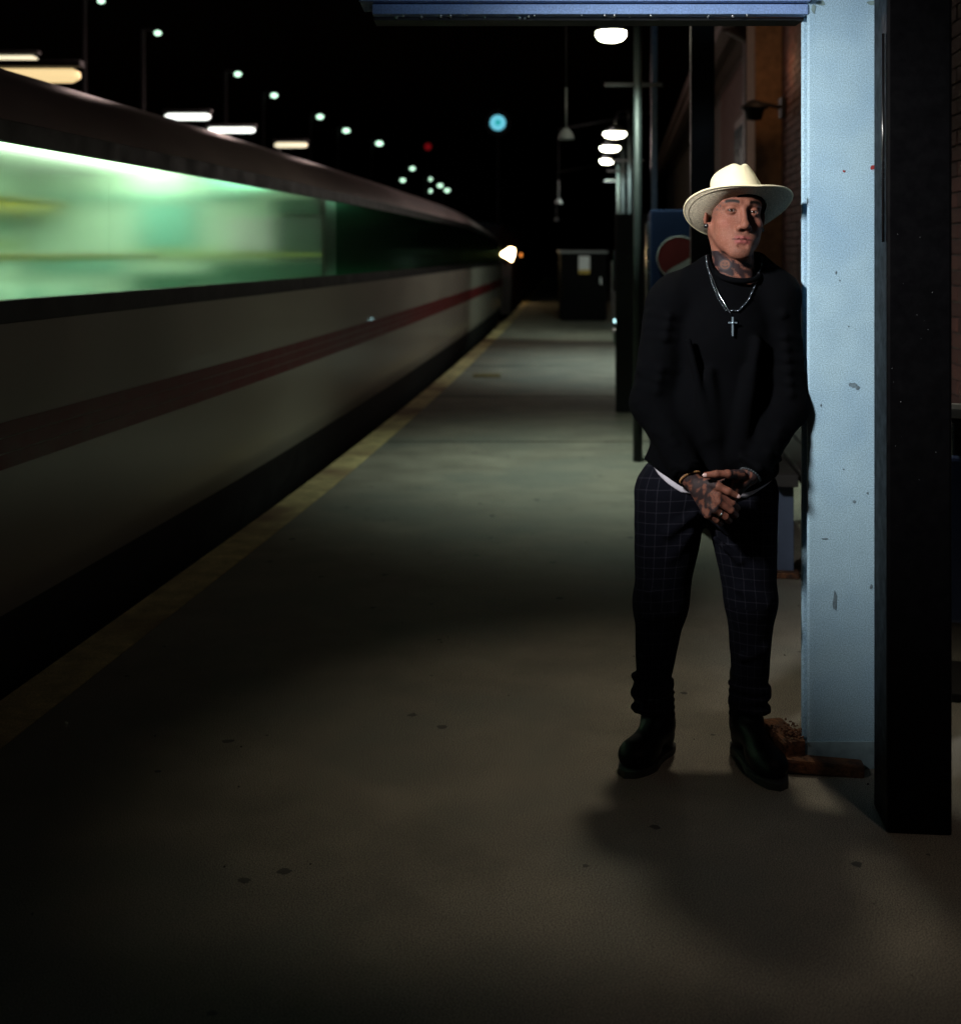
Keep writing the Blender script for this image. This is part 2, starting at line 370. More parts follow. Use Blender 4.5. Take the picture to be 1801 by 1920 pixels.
# second, dark train whose headlamp faces the camera
lt = empty('waiting_train', Pd(41, 1.6, -0.5)); tag(lt, "dark train with a lit amber headlamp waiting beyond the white train's nose", 'train')
lo = Vector(lt.location)
def lsec(y, k, dz=0): return [(0.10 + k, -0.4), (0.06 + k, 0.4), (0.06 + k, 1.3), (0.2 + k, 2.0 - dz), (0.7 + k, 2.5 - dz), (1.6, 2.65 - dz), (2.5 - k, 2.5 - dz), (3.0 - k, 2.0 - dz), (3.14 - k, 1.3), (3.14 - k, -0.4)]
v = []; f = []; secs = [(40.2, 0.30, 0.9), (40.6, 0.12, 0.5), (41.3, 0.02, 0.1), (43, 0, 0), (50, 0, 0), (58, 0, 0)]
for y, k, dz in secs:
    for d, z in lsec(y, k, dz): v.append(Pd(y, d, z) - lo)
for i in range(len(secs) - 1):
    for k in range(9): f.append((i * 10 + k, i * 10 + k + 1, i * 10 + 11 + k, i * 10 + 10 + k))
f.append(tuple(range(10)))
raw('body', v, f, mat('dark maroon train paint', (0.05, 0.018, 0.015), 0.35), lt)
M['amber'] = emit('amber headlamp', (1.0, 0.72, 0.36), 26)
M['amber_spill'] = emit('amber spill glow', (1.0, 0.30, 0.05), 1.6)
for d in (0.42, 2.8):
    pc = Pd(40.12, d, 1.50) - lo
    mb = MB(); mb.box(pc + Vector((0, 0.06, 0)), (0.62, 0.12, 0.5), bevel=0.05); h = mb.build('headlamp', M['black_matt'], lt)
    pts = [(-0.27, 0.02), (0.02, 0.21), (0.17, 0.16), (0.16, -0.02), (0.07, -0.24), (-0.06, -0.15), (-0.26, -0.04)]
    vv = [pc + Vector((x, -0.012, z)) for x, z in pts] + [pc + Vector((x, 0.004, z)) for x, z in pts]; n = len(pts)
    raw('lens', vv, [tuple(range(n))] + [(i, (i + 1) % n, n + (i + 1) % n, n + i) for i in range(n)], M['amber'], h)
    mb = MB(); mb.box(pc + Vector((0.36, 0.0, -0.03)), (0.06, 0.05, 0.1), bevel=0.01); mb.build('spill_glow', M['amber_spill'], h)  # glowing block stands in for headlamp spill on the surface beside it
mb = MB(); a = Pd(40.9, 1.6, 1.9) - lo; mb.box(a, (1.7, 0.1, 0.55), rot=Rx(-0.9), bevel=0.03); mb.build('windscreen', M['black_gloss'], lt)

# ------------------------------------------------------------------ station building on the right
bld = empty('station_building', (wallX(5), 5, 0)); tag(bld, 'dark red brick station building along the right of the platform', 'building')
bo = Vector(bld.location); ANG = math.atan(0.11); wd = Vector((math.sin(ANG), math.cos(ANG), 0)); wn = Vector((-math.cos(ANG), math.sin(ANG), 0))
WR = Rz(-ANG)
def wp(y, out, z): return Vector((wallX(y), y, z)) + wn * out - bo
mb = MB(); c = wp(24, -2.0, 2.1); mb.box(c, (4.0 - 0.024, 44.0, 4.2), rot=WR); mb.build('wall', M['mortar'], bld)
mb = MB(); mb.box(wp(24, 0.1, 4.28), (0.9, 44.2, 0.16), rot=WR); mb.box(wp(24, 0.42, 4.16), (0.14, 44.2, 0.2), rot=WR); mb.build('eave', M['brown_trim'], bld)
mb = MB(); mb.box(wp(24, -2.2, 4.5), (4.4, 44.2, 0.3), rot=WR); mb.build('roof', M['brown_trim'], bld)
mb = MB(); mb.box((0, 0, 0), (0.10, 0.215, 0.065), bevel=0.0); bm0 = mb.build('brick', M['brick'], bld); bmesh_brick = bm0.data
holes = [(12.9, 14.1, 0, 4.3), (16.4, 18.0, 1.2, 3.4), (8.2, 9.7, 0.0, 2.5)]
cells = []
for r in range(0, 55):
    z = 0.04 + r * 0.0755
    y = 4.6 + (0.1125 if r % 2 else 0)
    while y < 21.0:
        if not any(a < y < b and c0 < z < d0 for a, b, c0, d0 in holes):
            p = Vector((wallX(y), y, z)); px = p.x / y * F + 900.5; py = 475 - (z - CH) / y * F
            score = 0
            if 1335 < px < 1512 and 20 < py < 560: score = 1
            if 1775 < px < 1815 and 200 < py < 1200: score = 2
            cells.append((score / y if score else -y, y, z))
        y += 0.225
cells.sort(reverse=True)
first = True
for sc_, y, z in cells[:300]:
    if first: o = bm0; first = False
    else: o = bm0.copy(); COL.objects.link(o); o.parent = bld
    o.location = wp(y, -0.05 + random.uniform(0.0, 0.006) , z); o.rotation_euler = (0, 0, -ANG)
bv = np.array([v.co for v in bmesh_brick.vertices]); bf = [tuple(p.vertices) for p in bmesh_brick.polygons]
v = []; f = []; R3 = np.array(WR)
for sc_, y, z in cells[300:]:
    q = bv @ R3.T + np.array(wp(y, -0.05 + random.uniform(0, 0.006), z)); n = len(v); v += q.tolist(); f += [tuple(i + n for i in t) for t in bf]
o = raw('brickwork', v, f, M['brick'], bld); o['kind'] = 'stuff'
mb = MB(); mb.box(wp(13.45, 0.06, 2.05), (0.4, 0.85, 4.1), rot=WR, bevel=0.02); mb.build('pilaster', M['stucco'], bld)
mb = MB(); mb.cyl(wp(14.6, 0.14, 0), wp(14.6, 0.14, 4.1), 0.09); mb.cyl(wp(14.6, 0.14, 3.98), wp(14.4, 0.42, 4.1), 0.09)
for z in (0.8, 2.2, 3.5): mb.box(wp(14.6, 0.08, z), (0.2, 0.24, 0.05), rot=WR)
mb.build('downpipe', M['brown_trim'], bld)
mb = MB(); mb.box(wp(17.2, -0.02, 2.3), (0.1, 1.5, 2.1), rot=WR); wf = mb.build('window', M['brown_trim'], bld)
for dy in (-0.36, 0.36):
    for z in (1.82, 2.78):
        mb = MB(); mb.box(wp(17.2 + dy, 0.035, z), (0.02, 0.64, 0.88), rot=WR); mb.build('pane', M['black_gloss'], wf)
mb = MB(); mb.box(wp(8.95, -0.02, 1.2), (0.1, 1.4, 2.4), rot=WR); df = mb.build('door', M['brown_trim'], bld)
mb = MB(); mb.box(wp(8.95, 0.04, 1.75), (0.02, 1.0, 0.9), rot=WR); mb.build('pane', M['black_gloss'], df)
mb = MB(); mb.sph(wp(8.45, 0.08, 1.05), 0.035); mb.build('handle', M['galv'], df)
# wall lantern
lan = empty('wall_lantern', Vector((wallX(12.6), 12.6, 2.95)) + wn * 0.02); tag(lan, 'small dark unlit lantern on the brick wall beside the brown pilaster', 'lantern')
mb = MB(); mb.cyl((0, 0, 0), (-0.28, -0.03, 0.05), 0.02); mb.box((-0.02, 0, 0), (0.04, 0.12, 0.2)); mb.build('bracket', M['black_matt'], lan)
mb = MB(); mb.lathe((-0.30, -0.03, -0.12), [(0.001, 0.2), (0.05, 0.19), (0.13, 0.13), (0.14, 0.11), (0.10, 0.10), (0.07, 0.0), (0.001, -0.01)]); mb.build('shade', M['black_matt'], lan, True)

# ------------------------------------------------------------------ canopy frame: pale blue pillar and beam
PY = 3.78
fr = empty('steel_pillar', (1.07, PY, 0)); tag(fr, 'pale blue steel pillar with a blue beam reaching over the platform', 'pillar', kind='thing')
fo = Vector(fr.location)
def chan(name, x0, x1, z0, z1):
    mb = MB()
    w_ = x1 - x0; cx = (x0 + x1) / 2
    mb.box((cx - fo.x, 0.009, (z0 + z1) / 2), (w_, 0.018, z1 - z0), bevel=0.004)          # front flange
    return mb
XL, XR = 0.966, 1.182
mb = MB(); mb.box(((XL + XR) / 2 - fo.x, 0.009, 1.325), (XR - XL, 0.018, 2.65), bevel=0.005); mb.build('front_flange', M['blue_pillar'], fr)
mb = MB(); mb.box(((XL + XR) / 2 - fo.x, 0.043, 1.32), (0.014, 0.05, 2.64)); mb.build('web', M['blue_pillar'], fr)
mb = MB(); mb.box(((XL + XR) / 2 - fo.x, 0.077, 1.325), (XR - XL, 0.018, 2.65), bevel=0.005); mb.build('rear_flange', M['blue_pillar'], fr)
zb = CH + (475 - 27) / F * PY; zt = CH + (475 - 8) / F * PY
xb = (698 - 900.5) / F * PY; xa = (675 - 900.5) / F * PY
mb = MB(); mb.box(((xb + XL) / 2 - fo.x, 0.02, (zb + zt) / 2), (XL - xb, 0.05, zt - zb), bevel=0.003); mb.build('beam', M['blue_beam'], fr)
mb = MB(); mb.box(((xa + XL) / 2 - fo.x, 0.05, zt + 0.009), (XL - xa, 0.17, 0.012), bevel=0.002); mb.build('beam_lip', M['blue_beam'], fr)
mb = MB(); mb.box(((xa + XL) / 2 - fo.x, 0.03, zt + 0.085), (XL - xa, 0.06, 0.14), bevel=0.003); mb.build('top_beam', M['blue_pillar'], fr)
mb = MB(); mb.box(((xb + XL) / 2 - fo.x, 0.10, zb - 0.004 + 0.0), (XL - xb, 0.10, 0.008)); mb.build('beam_soffit', M['black_matt'], fr)
mb = MB()
for i in range(22):
    x = random.uniform(xb + .03, XL - .03) - fo.x
    mb.sph((x, random.uniform(0.0, 0.05), zb - 0.001), random.uniform(0.002, 0.005), (1, 1, 1.5), n=5)
mb.build('drip_beads', M['galv'], fr, True)['kind'] = 'stuff'
# paint chips, stains and flaking edge on the pillar
M['chip_red'] = mat('red primer chip', (0.22, 0.02, 0.02), 0.7); M['stain'] = mat('grey scuff', (0.12, 0.18, 0.22), 0.8, var=0.4, vscale=90)
M['flake'] = mat('dull green old paint', (0.16, 0.24, 0.24), 0.8, var=0.3, vscale=40)
def patch(name, px, py, rx, ry, m, seed, n=11):
    rnd = random.Random(seed); c = W(px, py, PY) - fo; vv = [(c.x, -0.0016, c.z)]
    for k in range(n):
        a = 2 * PI * k / n; r = rnd.uniform(0.55, 1.1)
        vv.append((c.x + rx * r * math.cos(a) * PY / F, -0.0012, c.z + ry * r * math.sin(a) * PY / F))
    return raw(name, vv, [(0, 1 + k, 1 + (k + 1) % n) for k in range(n)], m, fr)
patch('paint_chip', 1637, 314, 8, 6, M['chip_red'], 1); patch('paint_chip', 1581, 321, 2.5, 3, M['chip_red'], 2)
for i, (px, py, rx, ry) in enumerate(((1598, 722, 9, 6), (1606, 727, 6, 4), (1566, 511, 2, 4), (1573, 526, 2, 2), (1564, 1128, 5, 20), (1600, 940, 4, 3), (1590, 612, 2, 2), (1625, 925, 2, 3), (1545, 1010, 8, 2), (1580, 880, 2, 2), (1632, 1100, 3, 5), (1538, 760, 2, 3))):
    patch('scuff', px, py, rx, ry, M['stain'], 10 + i)
for i, (px, py, rx, ry) in enumerate(((1648, 30, 7, 24), (1650, 80, 5, 34), (1651, 140, 4, 40), (1640, 6, 18, 6), (1535, 6, 12, 6), (1524, 16, 6, 12))):
    patch('flaked_edge', px, py, rx, ry, M['flake'], 40 + i)
# concrete-stained foot of the pillar
mb = MB(); mb.box(((XL + XR) / 2 - fo.x, -0.0035, 0.04), (XR - XL + 0.002, 0.006, 0.08), bevel=0.001); mb.build('foot_band', mat('weathered grey foot paint', (0.25, 0.36, 0.41), 0.8, var=0.35, vscale=14), fr)
# rusted shoe at the pillar foot
mb = MB(); mb.box((0.985 - fo.x, -0.035, 0.022), (0.26, 0.055, 0.04), rot=Rz(-0.10) @ Ry(0.05), bevel=0.008)
mb.box((0.905 - fo.x, 0.06, 0.05), (0.07, 0.16, 0.09), rot=Rz(0.25) @ Rx(0.1), bevel=0.012); mb.build('rusted_shoe', M['rust'], fr)
mb = MB()
for i in range(110):
    mb.box((0.918 + random.gauss(0, 0.018) - fo.x, 0.03 + random.gauss(0, 0.030), 0.094 + abs(random.gauss(0, 0.005))), [random.uniform(0.003, 0.010), random.uniform(0.003, 0.010), 0.003], rot=Rz(random.random() * 3) @ Rx(random.random() * 3))
mb.build('rust_flakes', M['rust'], fr)['kind'] = 'stuff'

# black post
bp = empty('black_post', (1.155, 3.43, 0)); tag(bp, 'glossy black steel post standing in front of the pale blue pillar', 'post')
mb = MB(); mb.box((0, 0, 1.5), (0.166, 0.17, 3.0), rot=Rz(-0.10), bevel=0.008); mb.build('shaft', M['black_post'], bp)
mb = MB(); mb.cyl((-0.094, -0.052, 1.55), (-0.094, -0.052, 2.1), 0.004); mb.build('highlight_rod', M['black_gloss'], bp, True)  # gloss rod added to draw the highlight line along the post edge
mb = MB()
for i in range(16): xq = random.uniform(-0.08, 0.06); mb.sph((xq, -0.0858 - 0.1 * xq, random.gauss(1.25, 0.28)), random.uniform(0.0005, 0.0010), n=4)
mb.build('paint_specks', M['lamp_shell'], bp)['kind'] = 'stuff'

# ------------------------------------------------------------------ things along the wall
# bench
M['bench_steel'] = mat('dull blue bench steel', (0.06, 0.085, 0.14), 0.6)
bn = empty('bench', (1.70, 6.7, 0), -ANG); tag(bn, 'dark bench with pale blue steel legs, between the man and the pillar', 'bench')
for sx in (-0.19, 0.19):
    for sy in (-0.68, 0.68):
        mb = MB(); mb.box((sx, sy, 0.225), (0.075, 0.05, 0.43), bevel=0.004); l = mb.build('leg', M['bench_steel'], bn)
        mb = MB(); mb.box((sx - 0.02, sy - .02, 0.015), (0.15, 0.12, 0.028), bevel=0.006); mb.build('foot_plate', M['rust'], l)
for i in range(4):
    mb = MB(); mb.box((-0.21 + 0.14 * i, 0, 0.475), (0.12, 1.7, 0.06), bevel=0.008); mb.build('seat_plank', M['under'], bn)
for z in (0.66, 0.82):
    mb = MB(); mb.box((0.27, 0, z), (0.04, 1.7, 0.12), bevel=0.008); mb.build('back_plank', M['under'], bn)
for sy in (-0.68, 0.68):
    mb = MB(); mb.box((0.31, sy, 0.66), (0.04, 0.05, 0.5)); mb.build('back_bracket', M['bench_steel'], bn)
# newspaper box
nb = empty('newspaper_box', (1.815, 4.46, 0), -0.32); tag(nb, 'dark blue newspaper box with a pale hood at the right edge, behind the black post', 'newspaper box')
M['navy'] = mat('navy enamel', (0.035, 0.06, 0.16), 0.4, var=0.2); M['hood'] = mat('pale grey hood', (0.35, 0.38, 0.4), 0.5)
mb = MB(); mb.box((0, 0, 0.55), (0.36, 0.40, 0.56), bevel=0.012); mb.build('body', M['navy'], nb)
mb = MB(); mb.box((0, 0.02, 0.88), (0.34, 0.34, 0.12), bevel=0.01); mb.build('display_window', M['black_gloss'], nb)
mb = MB(); mb.box((0, 0, 0.965), (0.38, 0.42, 0.05), rot=Rx(-0.12), bevel=0.02); mb.build('hood', M['hood'], nb)
mb = MB(); mb.box((0, 0, 0.15), (0.12, 0.12, 0.26)); mb.box((0, 0, 0.015), (0.36, 0.38, 0.03), bevel=0.006); mb.build('pedestal', M['black_matt'], nb)
# drink vending machine with the round emblem on its side
vm = empty('vending_machine', (1.57, 9.55, 0), -ANG); tag(vm, 'blue drink vending machine with a round red, white and blue emblem on its side', 'vending machine')
M['vend_blue'] = mat('vending blue', (0.0028, 0.008, 0.026), 0.7, var=0.1, spec=0.08); M['vend_red'] = mat('emblem red', (0.045, 0.004, 0.004), 0.7, spec=0.1); M['vend_white'] = mat('emblem white', (0.12, 0.12, 0.115), 0.7, spec=0.1)
mb = MB(); mb.box((0, 0, 0.97), (0.62, 0.94, 1.72), bevel=0.012); mb.build('cabinet', M['vend_blue'], vm)
mb = MB(); mb.box((0, 0, 0.055), (0.56, 0.88, 0.11)); mb.build('plinth', M['black_matt'], vm)
mb = MB(); mb.box((-0.32, -0.0, 1.15), (0.03, 0.8, 1.2), bevel=0.005); mb.build('front_panel', M['black_gloss'], vm)
mb = MB(); mb.box((-0.33, 0.0, 0.35), (0.03, 0.5, 0.16), bevel=0.005); mb.build('dispensing_flap', M['black_matt'], vm)
ec = (-0.11, -0.4715, 1.485); R_ = 0.15
def disc_part(name, f_lo, f_hi, m, dy):
    vv = []; ff = []; n = 40
    for i in range(n + 1):
        x = -1 + 2 * i / n; h = math.sqrt(max(0, 1 - x * x)); lo_ = max(-h, min(h, f_lo(x))); hi_ = max(-h, min(h, f_hi(x)))
        for dz in (0, 0.003): vv += [(ec[0] + R_ * x, ec[1] - dz + dy, ec[2] + R_ * lo_), (ec[0] + R_ * x, ec[1] - dz + dy, ec[2] + R_ * hi_)]
    for i in range(n):
        a = 4 * i; ff += [(a + 2, a + 3, a + 7, a + 6), (a, a + 4, a + 5, a + 1), (a + 1, a + 5, a + 7, a + 3), (a, a + 2, a + 6, a + 4)]
    return raw(name, vv, ff, m, vm)
wave1 = lambda x: -0.28 + 0.75 * x ** 3 * 0.55 + 0.52 * x
wave2 = lambda x: -0.62 + 0.10 * x + 0.05 * math.sin(2.5 * x)
disc_part('emblem_red', wave1, lambda x: 2, M['vend_red'], 0); disc_part('emblem_white', wave2, wave1, M['vend_white'], 0)
disc_part('emblem_blue', lambda x: -2, lambda x: wave2(x) - 0.04, mat('emblem blue', (0.01, 0.03, 0.14), 0.5), 0)
mb = MB(); mb.torus((ec[0], ec[1] - 0.0005, ec[2]), R_ + 0.004, 0.004, Rx(PI / 2), n=48, m=6); mb.build('emblem_ring', M['vend_white'], vm, True)
# dark machine behind it
dm = empty('ticket_machine', (1.69, 12.6, 0), -ANG); tag(dm, 'unlit black ticket machine past the blue vending machine', 'ticket machine')
mb = MB(); mb.box((0, 0, 0.95), (0.72, 0.8, 1.9), bevel=0.015); mb.build('cabinet', M['black_matt'], dm)
mb = MB(); mb.box((-0.37, 0, 1.35), (0.03, 0.5, 0.4), bevel=0.01); mb.build('screen', M['black_gloss'], dm)
mb = MB(); mb.box((-0.37, 0, 0.7), (0.03, 0.4, 0.14), bevel=0.01); mb.build('tray', M['galv'], dm)
# canopy posts in the row
def canopy_post(x, y, wdt, m, label, h=3.6):
    o = empty('canopy_post', (x, y, 0), -ANG); tag(o, label, 'post', 'posts along the station wall')
    mb = MB(); mb.box((0, 0, h / 2), (wdt, wdt, h), bevel=0.006); mb.build('shaft', m, o)
    mb = MB(); mb.box((0, 0, 0.01), (wdt * 1.9, wdt * 1.9, 0.02), bevel=0.003); mb.build('base_plate', m, o)
    return o
canopy_post(1.245, 7.2, 0.13, M['black_matt'], 'black post behind the straw hat, beside the blue vending machine')
M['steelblue'] = mat('blue grey gloss paint', (0.12, 0.22, 0.36), 0.3, var=0.1)
canopy_post(1.62, 11.95, 0.055, M['steelblue'], 'thin blue grey post in front of the ticket machine', 4.6)

# platform lamps: pole, arm and lit bowl
M['lamp_pole'] = mat('dark green pole paint', (0.010, 0.014, 0.014), 0.55, var=0.1, spec=0.3)
M['bowl'] = emit('lit lamp bowl', (1.0, 0.98, 0.72), 22); 
M['bowl_far'] = emit('lit lamp bowl far', (1.0, 0.98, 0.74), 14)
def lamp(px, py, Y, r, power, label, col=(0.80, 1.0, 0.83)):
    p = W(px, py, Y); o = empty('platform_lamp', (p.x + 0.2, Y, 0)); tag(o, label, 'lamp post', 'lit lamps along the platform')
    q = Vector((-0.2, 0, p.z))
    mb = MB(); mb.cyl((0.03, 0.35, 0), (0.03, 0.35, p.z + 0.25), 0.035, 0.028, 12); mb.build('pole', M['lamp_pole'], o, True)
    mb = MB(); mb.tube([(0.03, 0.35, p.z + 0.2), (0, 0.25, p.z + 0.34), (-0.15, 0.08, p.z + 0.30), (-0.2, 0, p.z + 0.12)], 0.016, 8); mb.build('arm', M['black_matt'], o, True)
    mb = MB(); mb.box((0.0, 0.35, p.z - 0.30), (0.42, 0.03, 0.03)); mb.build('bracket', M['black_matt'], o)
    mb = MB(); mb.lathe(q, [(0.02, 0.13), (r * 0.5, 0.10), (r * 1.02, 0.035), (r * 1.02, 0.028), (r * .9, 0.028)], 28); mb.build('shade', M['lamp_shell'], o, True)
    mb = MB(); mb.lathe(q, [(r * 0.96, 0.026), (r * 0.97, 0.0), (r * 0.75, -0.03), (r * 0.4, -0.042), (0.001, -0.045)], 28); mb.build('bowl', M['bowl'] if Y < 12 else M['bowl_far'], o, True)
    spot('lamp_light', (p.x, Y, p.z - 0.08), (p.x + 0.4, Y + (0.1 if Y < 20 else 5.0), 0), power, col, 108, 1.0, 0.06) 
    if Y > 12: point('lamp_spill', (p.x - 0.1, Y - 0.15, p.z - 0.05), 16, (1.0, 0.86, 0.80), 0.08)
    return o
lamp(1145, 67, 9.0, 0.11, 270, 'tall platform lamp with the largest lit bowl, nearest the man')
lamp(1152, 253, 16.2, 0.15, 200, 'platform lamp with the highest of the three small lit bowls', (0.7, 0.95, 0.9))
lamp(1143, 279, 18.6, 0.15, 170, 'platform lamp with the middle one of the three small lit bowls', (0.7, 0.95, 0.9))
lamp(1137, 303, 21.4, 0.12, 260, 'platform lamp with the lowest and smallest of the three small lit bowls')
# unlit pendant lamps
def pendant(px, py, Y, label):
    p = W(px, py, Y); o = empty('pendant_lamp', (p.x, Y, p.z)); tag(o, label, 'pendant lamp', 'unlit pendant lamps over the platform')
    mb = MB(); mb.lathe((0, 0, 0), [(0.001, 0.09), (0.02, 0.088), (0.045, 0.06), (0.062, 0.02), (0.064, 0.0), (0.05, 0.0), (0.001, 0.03)], 24); mb.build('shade', M['hood'], o, True)
    mb = MB(); mb.cyl((0, 0, 0.085), (0, 0, 0.40), 0.009, n=8); mb.build('rod', M['lamp_shell'], o, True)
    mb = MB(); mb.cyl((0, 0, 0.39), (0, 0, 1.3), 0.006, n=8); mb.cyl((0, 0.02, 1.28), (1.6, 0.3, 1.6), 0.02, n=8); mb.build('hanger', M['black_matt'], o, True)
pendant(1061, 262, 9.8, 'unlit pale pendant lamp hanging nearest, left of the lit lamps')
pendant(1047, 382, 22, 'small unlit pendant lamp hanging second in its line')
pendant(1043, 414, 34, 'tiny unlit pendant lamp hanging farthest in its line')
# utility cabinet with notice
cb = empty('utility_cabinet', (2.32, 29.2, 0)); tag(cb, 'tall black cabinet with a white notice standing far down the platform', 'cabinet')
mb = MB(); mb.box((0, 0, 0.78), (1.03, 0.8, 1.50), bevel=0.02); mb.box((0, 0, 0.02), (0.95, 0.74, 0.04)); mb.build('body', mat('cabinet black', (0.003, 0.003, 0.0035), 0.7, spec=0.08), cb)
mb = MB(); mb.box((0, 0, 1.56), (1.1, 0.86, 0.05), rot=Rx(0.03), bevel=0.01); mb.build('lid', M['lamp_shell'], cb)
mb = MB(); mb.box((0.01, -0.405, 1.26), (0.25, 0.012, 0.40)); nt_ = mb.build('notice', mat('white notice', (0.75, 0.8, 0.82), 0.5), cb)
mb = MB(); mb.box((0.01, -0.413, 1.105), (0.25, 0.008, 0.09)); mb.build('notice_footer', mat('yellow notice strip', (0.5, 0.36, 0.05), 0.5), nt_)
mb = MB(); mb.box((0.38, -0.41, 0.9), (0.04, 0.03, 0.16)); mb.build('handle', M['galv'], cb)
# wire barrier beside the cabinet
br = empty('wire_barrier', (2.93, 28.6, 0)); tag(br, 'galvanised wire barrier beside the black cabinet', 'barrier')
mb = MB()
for i in range(5): mb.cyl((0.04 * i, 0.12 * i, 0), (0.04 * i, 0.12 * i, 1.35), 0.008, n=6)
mb.build('bars', M['galv'], br)
mb = MB()
for z in (0.1, 0.7, 1.3): mb.cyl((0, 0, z), (0.16, 0.48, z), 0.012, n=6)
mb.build('rails', M['galv'], br)
bl = empty('marker_light', (2.86, 27.0, 0)); tag(bl, 'small lit bluish marker light on the ground by the black cabinet', 'marker light')
mb = MB(); mb.cyl((0, 0, 0), (0, 0, 0.06), 0.07); mb.build('base', M['black_matt'], bl)
mb = MB(); mb.sph((0, 0, 0.09), 0.05, n=8); mb.build('lens', emit('bluish marker', (0.55, 0.95, 1.0), 4), bl, True)

# ------------------------------------------------------------------ far side: tube lamps, street lamps, signals
fp = raw('far_platform', [(-16, -5, -0.1), (-5.6, -5, -0.1), (-2.9, 80, -0.1), (-16, 80, -0.1)], [(0, 1, 2, 3)], M['concrete']); tag(fp, 'dark platform across the tracks', 'platform', kind='structure')
def tube_lamp(px0, px1, py, Y, r, m, label):
    a = W(px0, py, Y); b = W(px1, py, Y); c = (a + b) / 2; o = empty('tube_lamp', (c.x, Y, -0.1)); tag(o, label, 'tube lamp', 'tube lamps over the far platform')
    L = (b.x - a.x) / 2; z = a.z + 0.1
    mb = MB(); mb.tube([(-L, 0, z), (-L + r, 0, z), (L - r, 0, z), (L, 0, z)], [r * .5, r, r, r * .5], 12); mb.build('tube', m, o, True)
    mb = MB(); mb.box((0, 0, z + r * 1.6), (2 * L + 0.06, r * 2.2, r * 0.9), bevel=0.01); mb.build('housing', M['black_matt'], o)
    mb = MB(); mb.cyl((-L * .8, 0.2, 0), (-L * .8, 0.2, z + r), 0.04); mb.box((-L * .8, 0.1, z + r * 1.6), (0.05, 0.26, 0.05)); mb.build('post', M['black_matt'], o)
for q_, pw_ in (((-4.3, 15, 4.2), 40), ((-3.9, 21, 4.3), 120), ((-3.3, 27, 4.4), 130)): point('tube_lamp_light', q_, pw_, (1.0, 0.72, 0.66), 0.3)
wt = emit('warm tube', (1.0, 0.74, 0.36), 0.95); wt2 = emit('warm white tube', (1.0, 0.90, 0.62), 1.05); ct = emit('white tube', (0.95, 1.0, 0.92), 2.2)
tube_lamp(-70, 150, 142, 15, 0.085, wt, 'long warm tube lamp above the train at the left edge, the lower of two')
tube_lamp(-70, 70, 113, 16, 0.06, wt2, 'warm tube lamp at the left edge, the upper of two')
tube_lamp(310, 394, 219, 21, 0.055, ct, 'white tube lamp above the train roof, highest of the three short ones')
tube_lamp(390, 478, 244, 23, 0.05, ct, 'white tube lamp above the train roof, between two other short ones')
tube_lamp(515, 576, 272, 27, 0.055, wt2, 'cream tube lamp above the train roof, lowest of the three short ones')
stl = emit('street light lens', (0.62, 1.0, 0.74), 2.2)
lampsL = [(190, 2, 23), (296, 62, 26), (446, 139, 32), (514, 179, 36), (600, 219, 42), (649, 245, 47), (711, 269, 52), (773, 316, 66), (805, 336, 76), (755, 338, 78), (825, 348, 84), (805, 358, 90), (838, 357, 92)]
for i, (px, py, Y) in enumerate(lampsL):
    p = W(px, py, Y); o = empty('street_lamp', (p.x - 0.3, Y, -0.6)); z = p.z + 0.6
    names = ['first', 'second', 'third', 'fourth', 'fifth', 'sixth', 'seventh', 'eighth', 'ninth', 'tenth', 'eleventh', 'twelfth', 'thirteenth']
    tag(o, 'green white street lamp beyond the train, %s in line from the top left' % names[i], 'street lamp', 'street lamps beyond the tracks')
    k = Y / F * (5.8 if Y < 60 else 4.2)
    mb = MB(); mb.sph((0.3, 0, z), k, (1.15, 1, 0.75), n=8); mb.build('lens', stl, o, True)
    mb = MB(); mb.cyl((0, 0, 0), (0, 0, z + k), 0.06, 0.04, 8); mb.cyl((0, 0, z + k), (0.3, 0, z + k * 1.1), 0.03, n=8); mb.box((0.3, 0, z + k * 0.9), (k * 2.2, k * 1.6, k * 0.5), bevel=k * 0.1); mb.build('pole', M['black_matt'], o)
def signal(px, py, Y, r, m, m2, label):
    p = W(px, py, Y); o = empty('rail_signal', (p.x, Y, -0.6)); tag(o, label, 'signal'); z = p.z + 0.6
    mb = MB(); mb.cyl((0, 0.15, 0), (0, 0.15, z + r * 2), 0.07); mb.build('mast', M['black_matt'], o)
    mb = MB(); mb.cyl((0, 0.1, z), (0, 0.02, z), r * 1.7, n=32); mb.build('target', M['black_matt'], o)
    mb = MB(); mb.cyl((0, 0.02, z), (0, -0.03, z), r, r * 0.95, n=32); l = mb.build('lens', m, o)
    if m2: mb = MB(); mb.cyl((0, -0.03, z), (0, -0.04, z), r * 0.42, n=24); mb.build('lens_centre', m2, l)
signal(933, 230, 45, 0.27, emit('signal cyan', (0.16, 0.62, 0.78), 1.0), emit('signal teal', (0.03, 0.42, 0.45), 0.9), 'round cyan railway signal glowing against the night sky')
signal(802, 275, 62, 0.16, emit('signal red', (0.25, 0.004, 0.008), 0.5), None, 'dim red railway signal beyond the train roof')

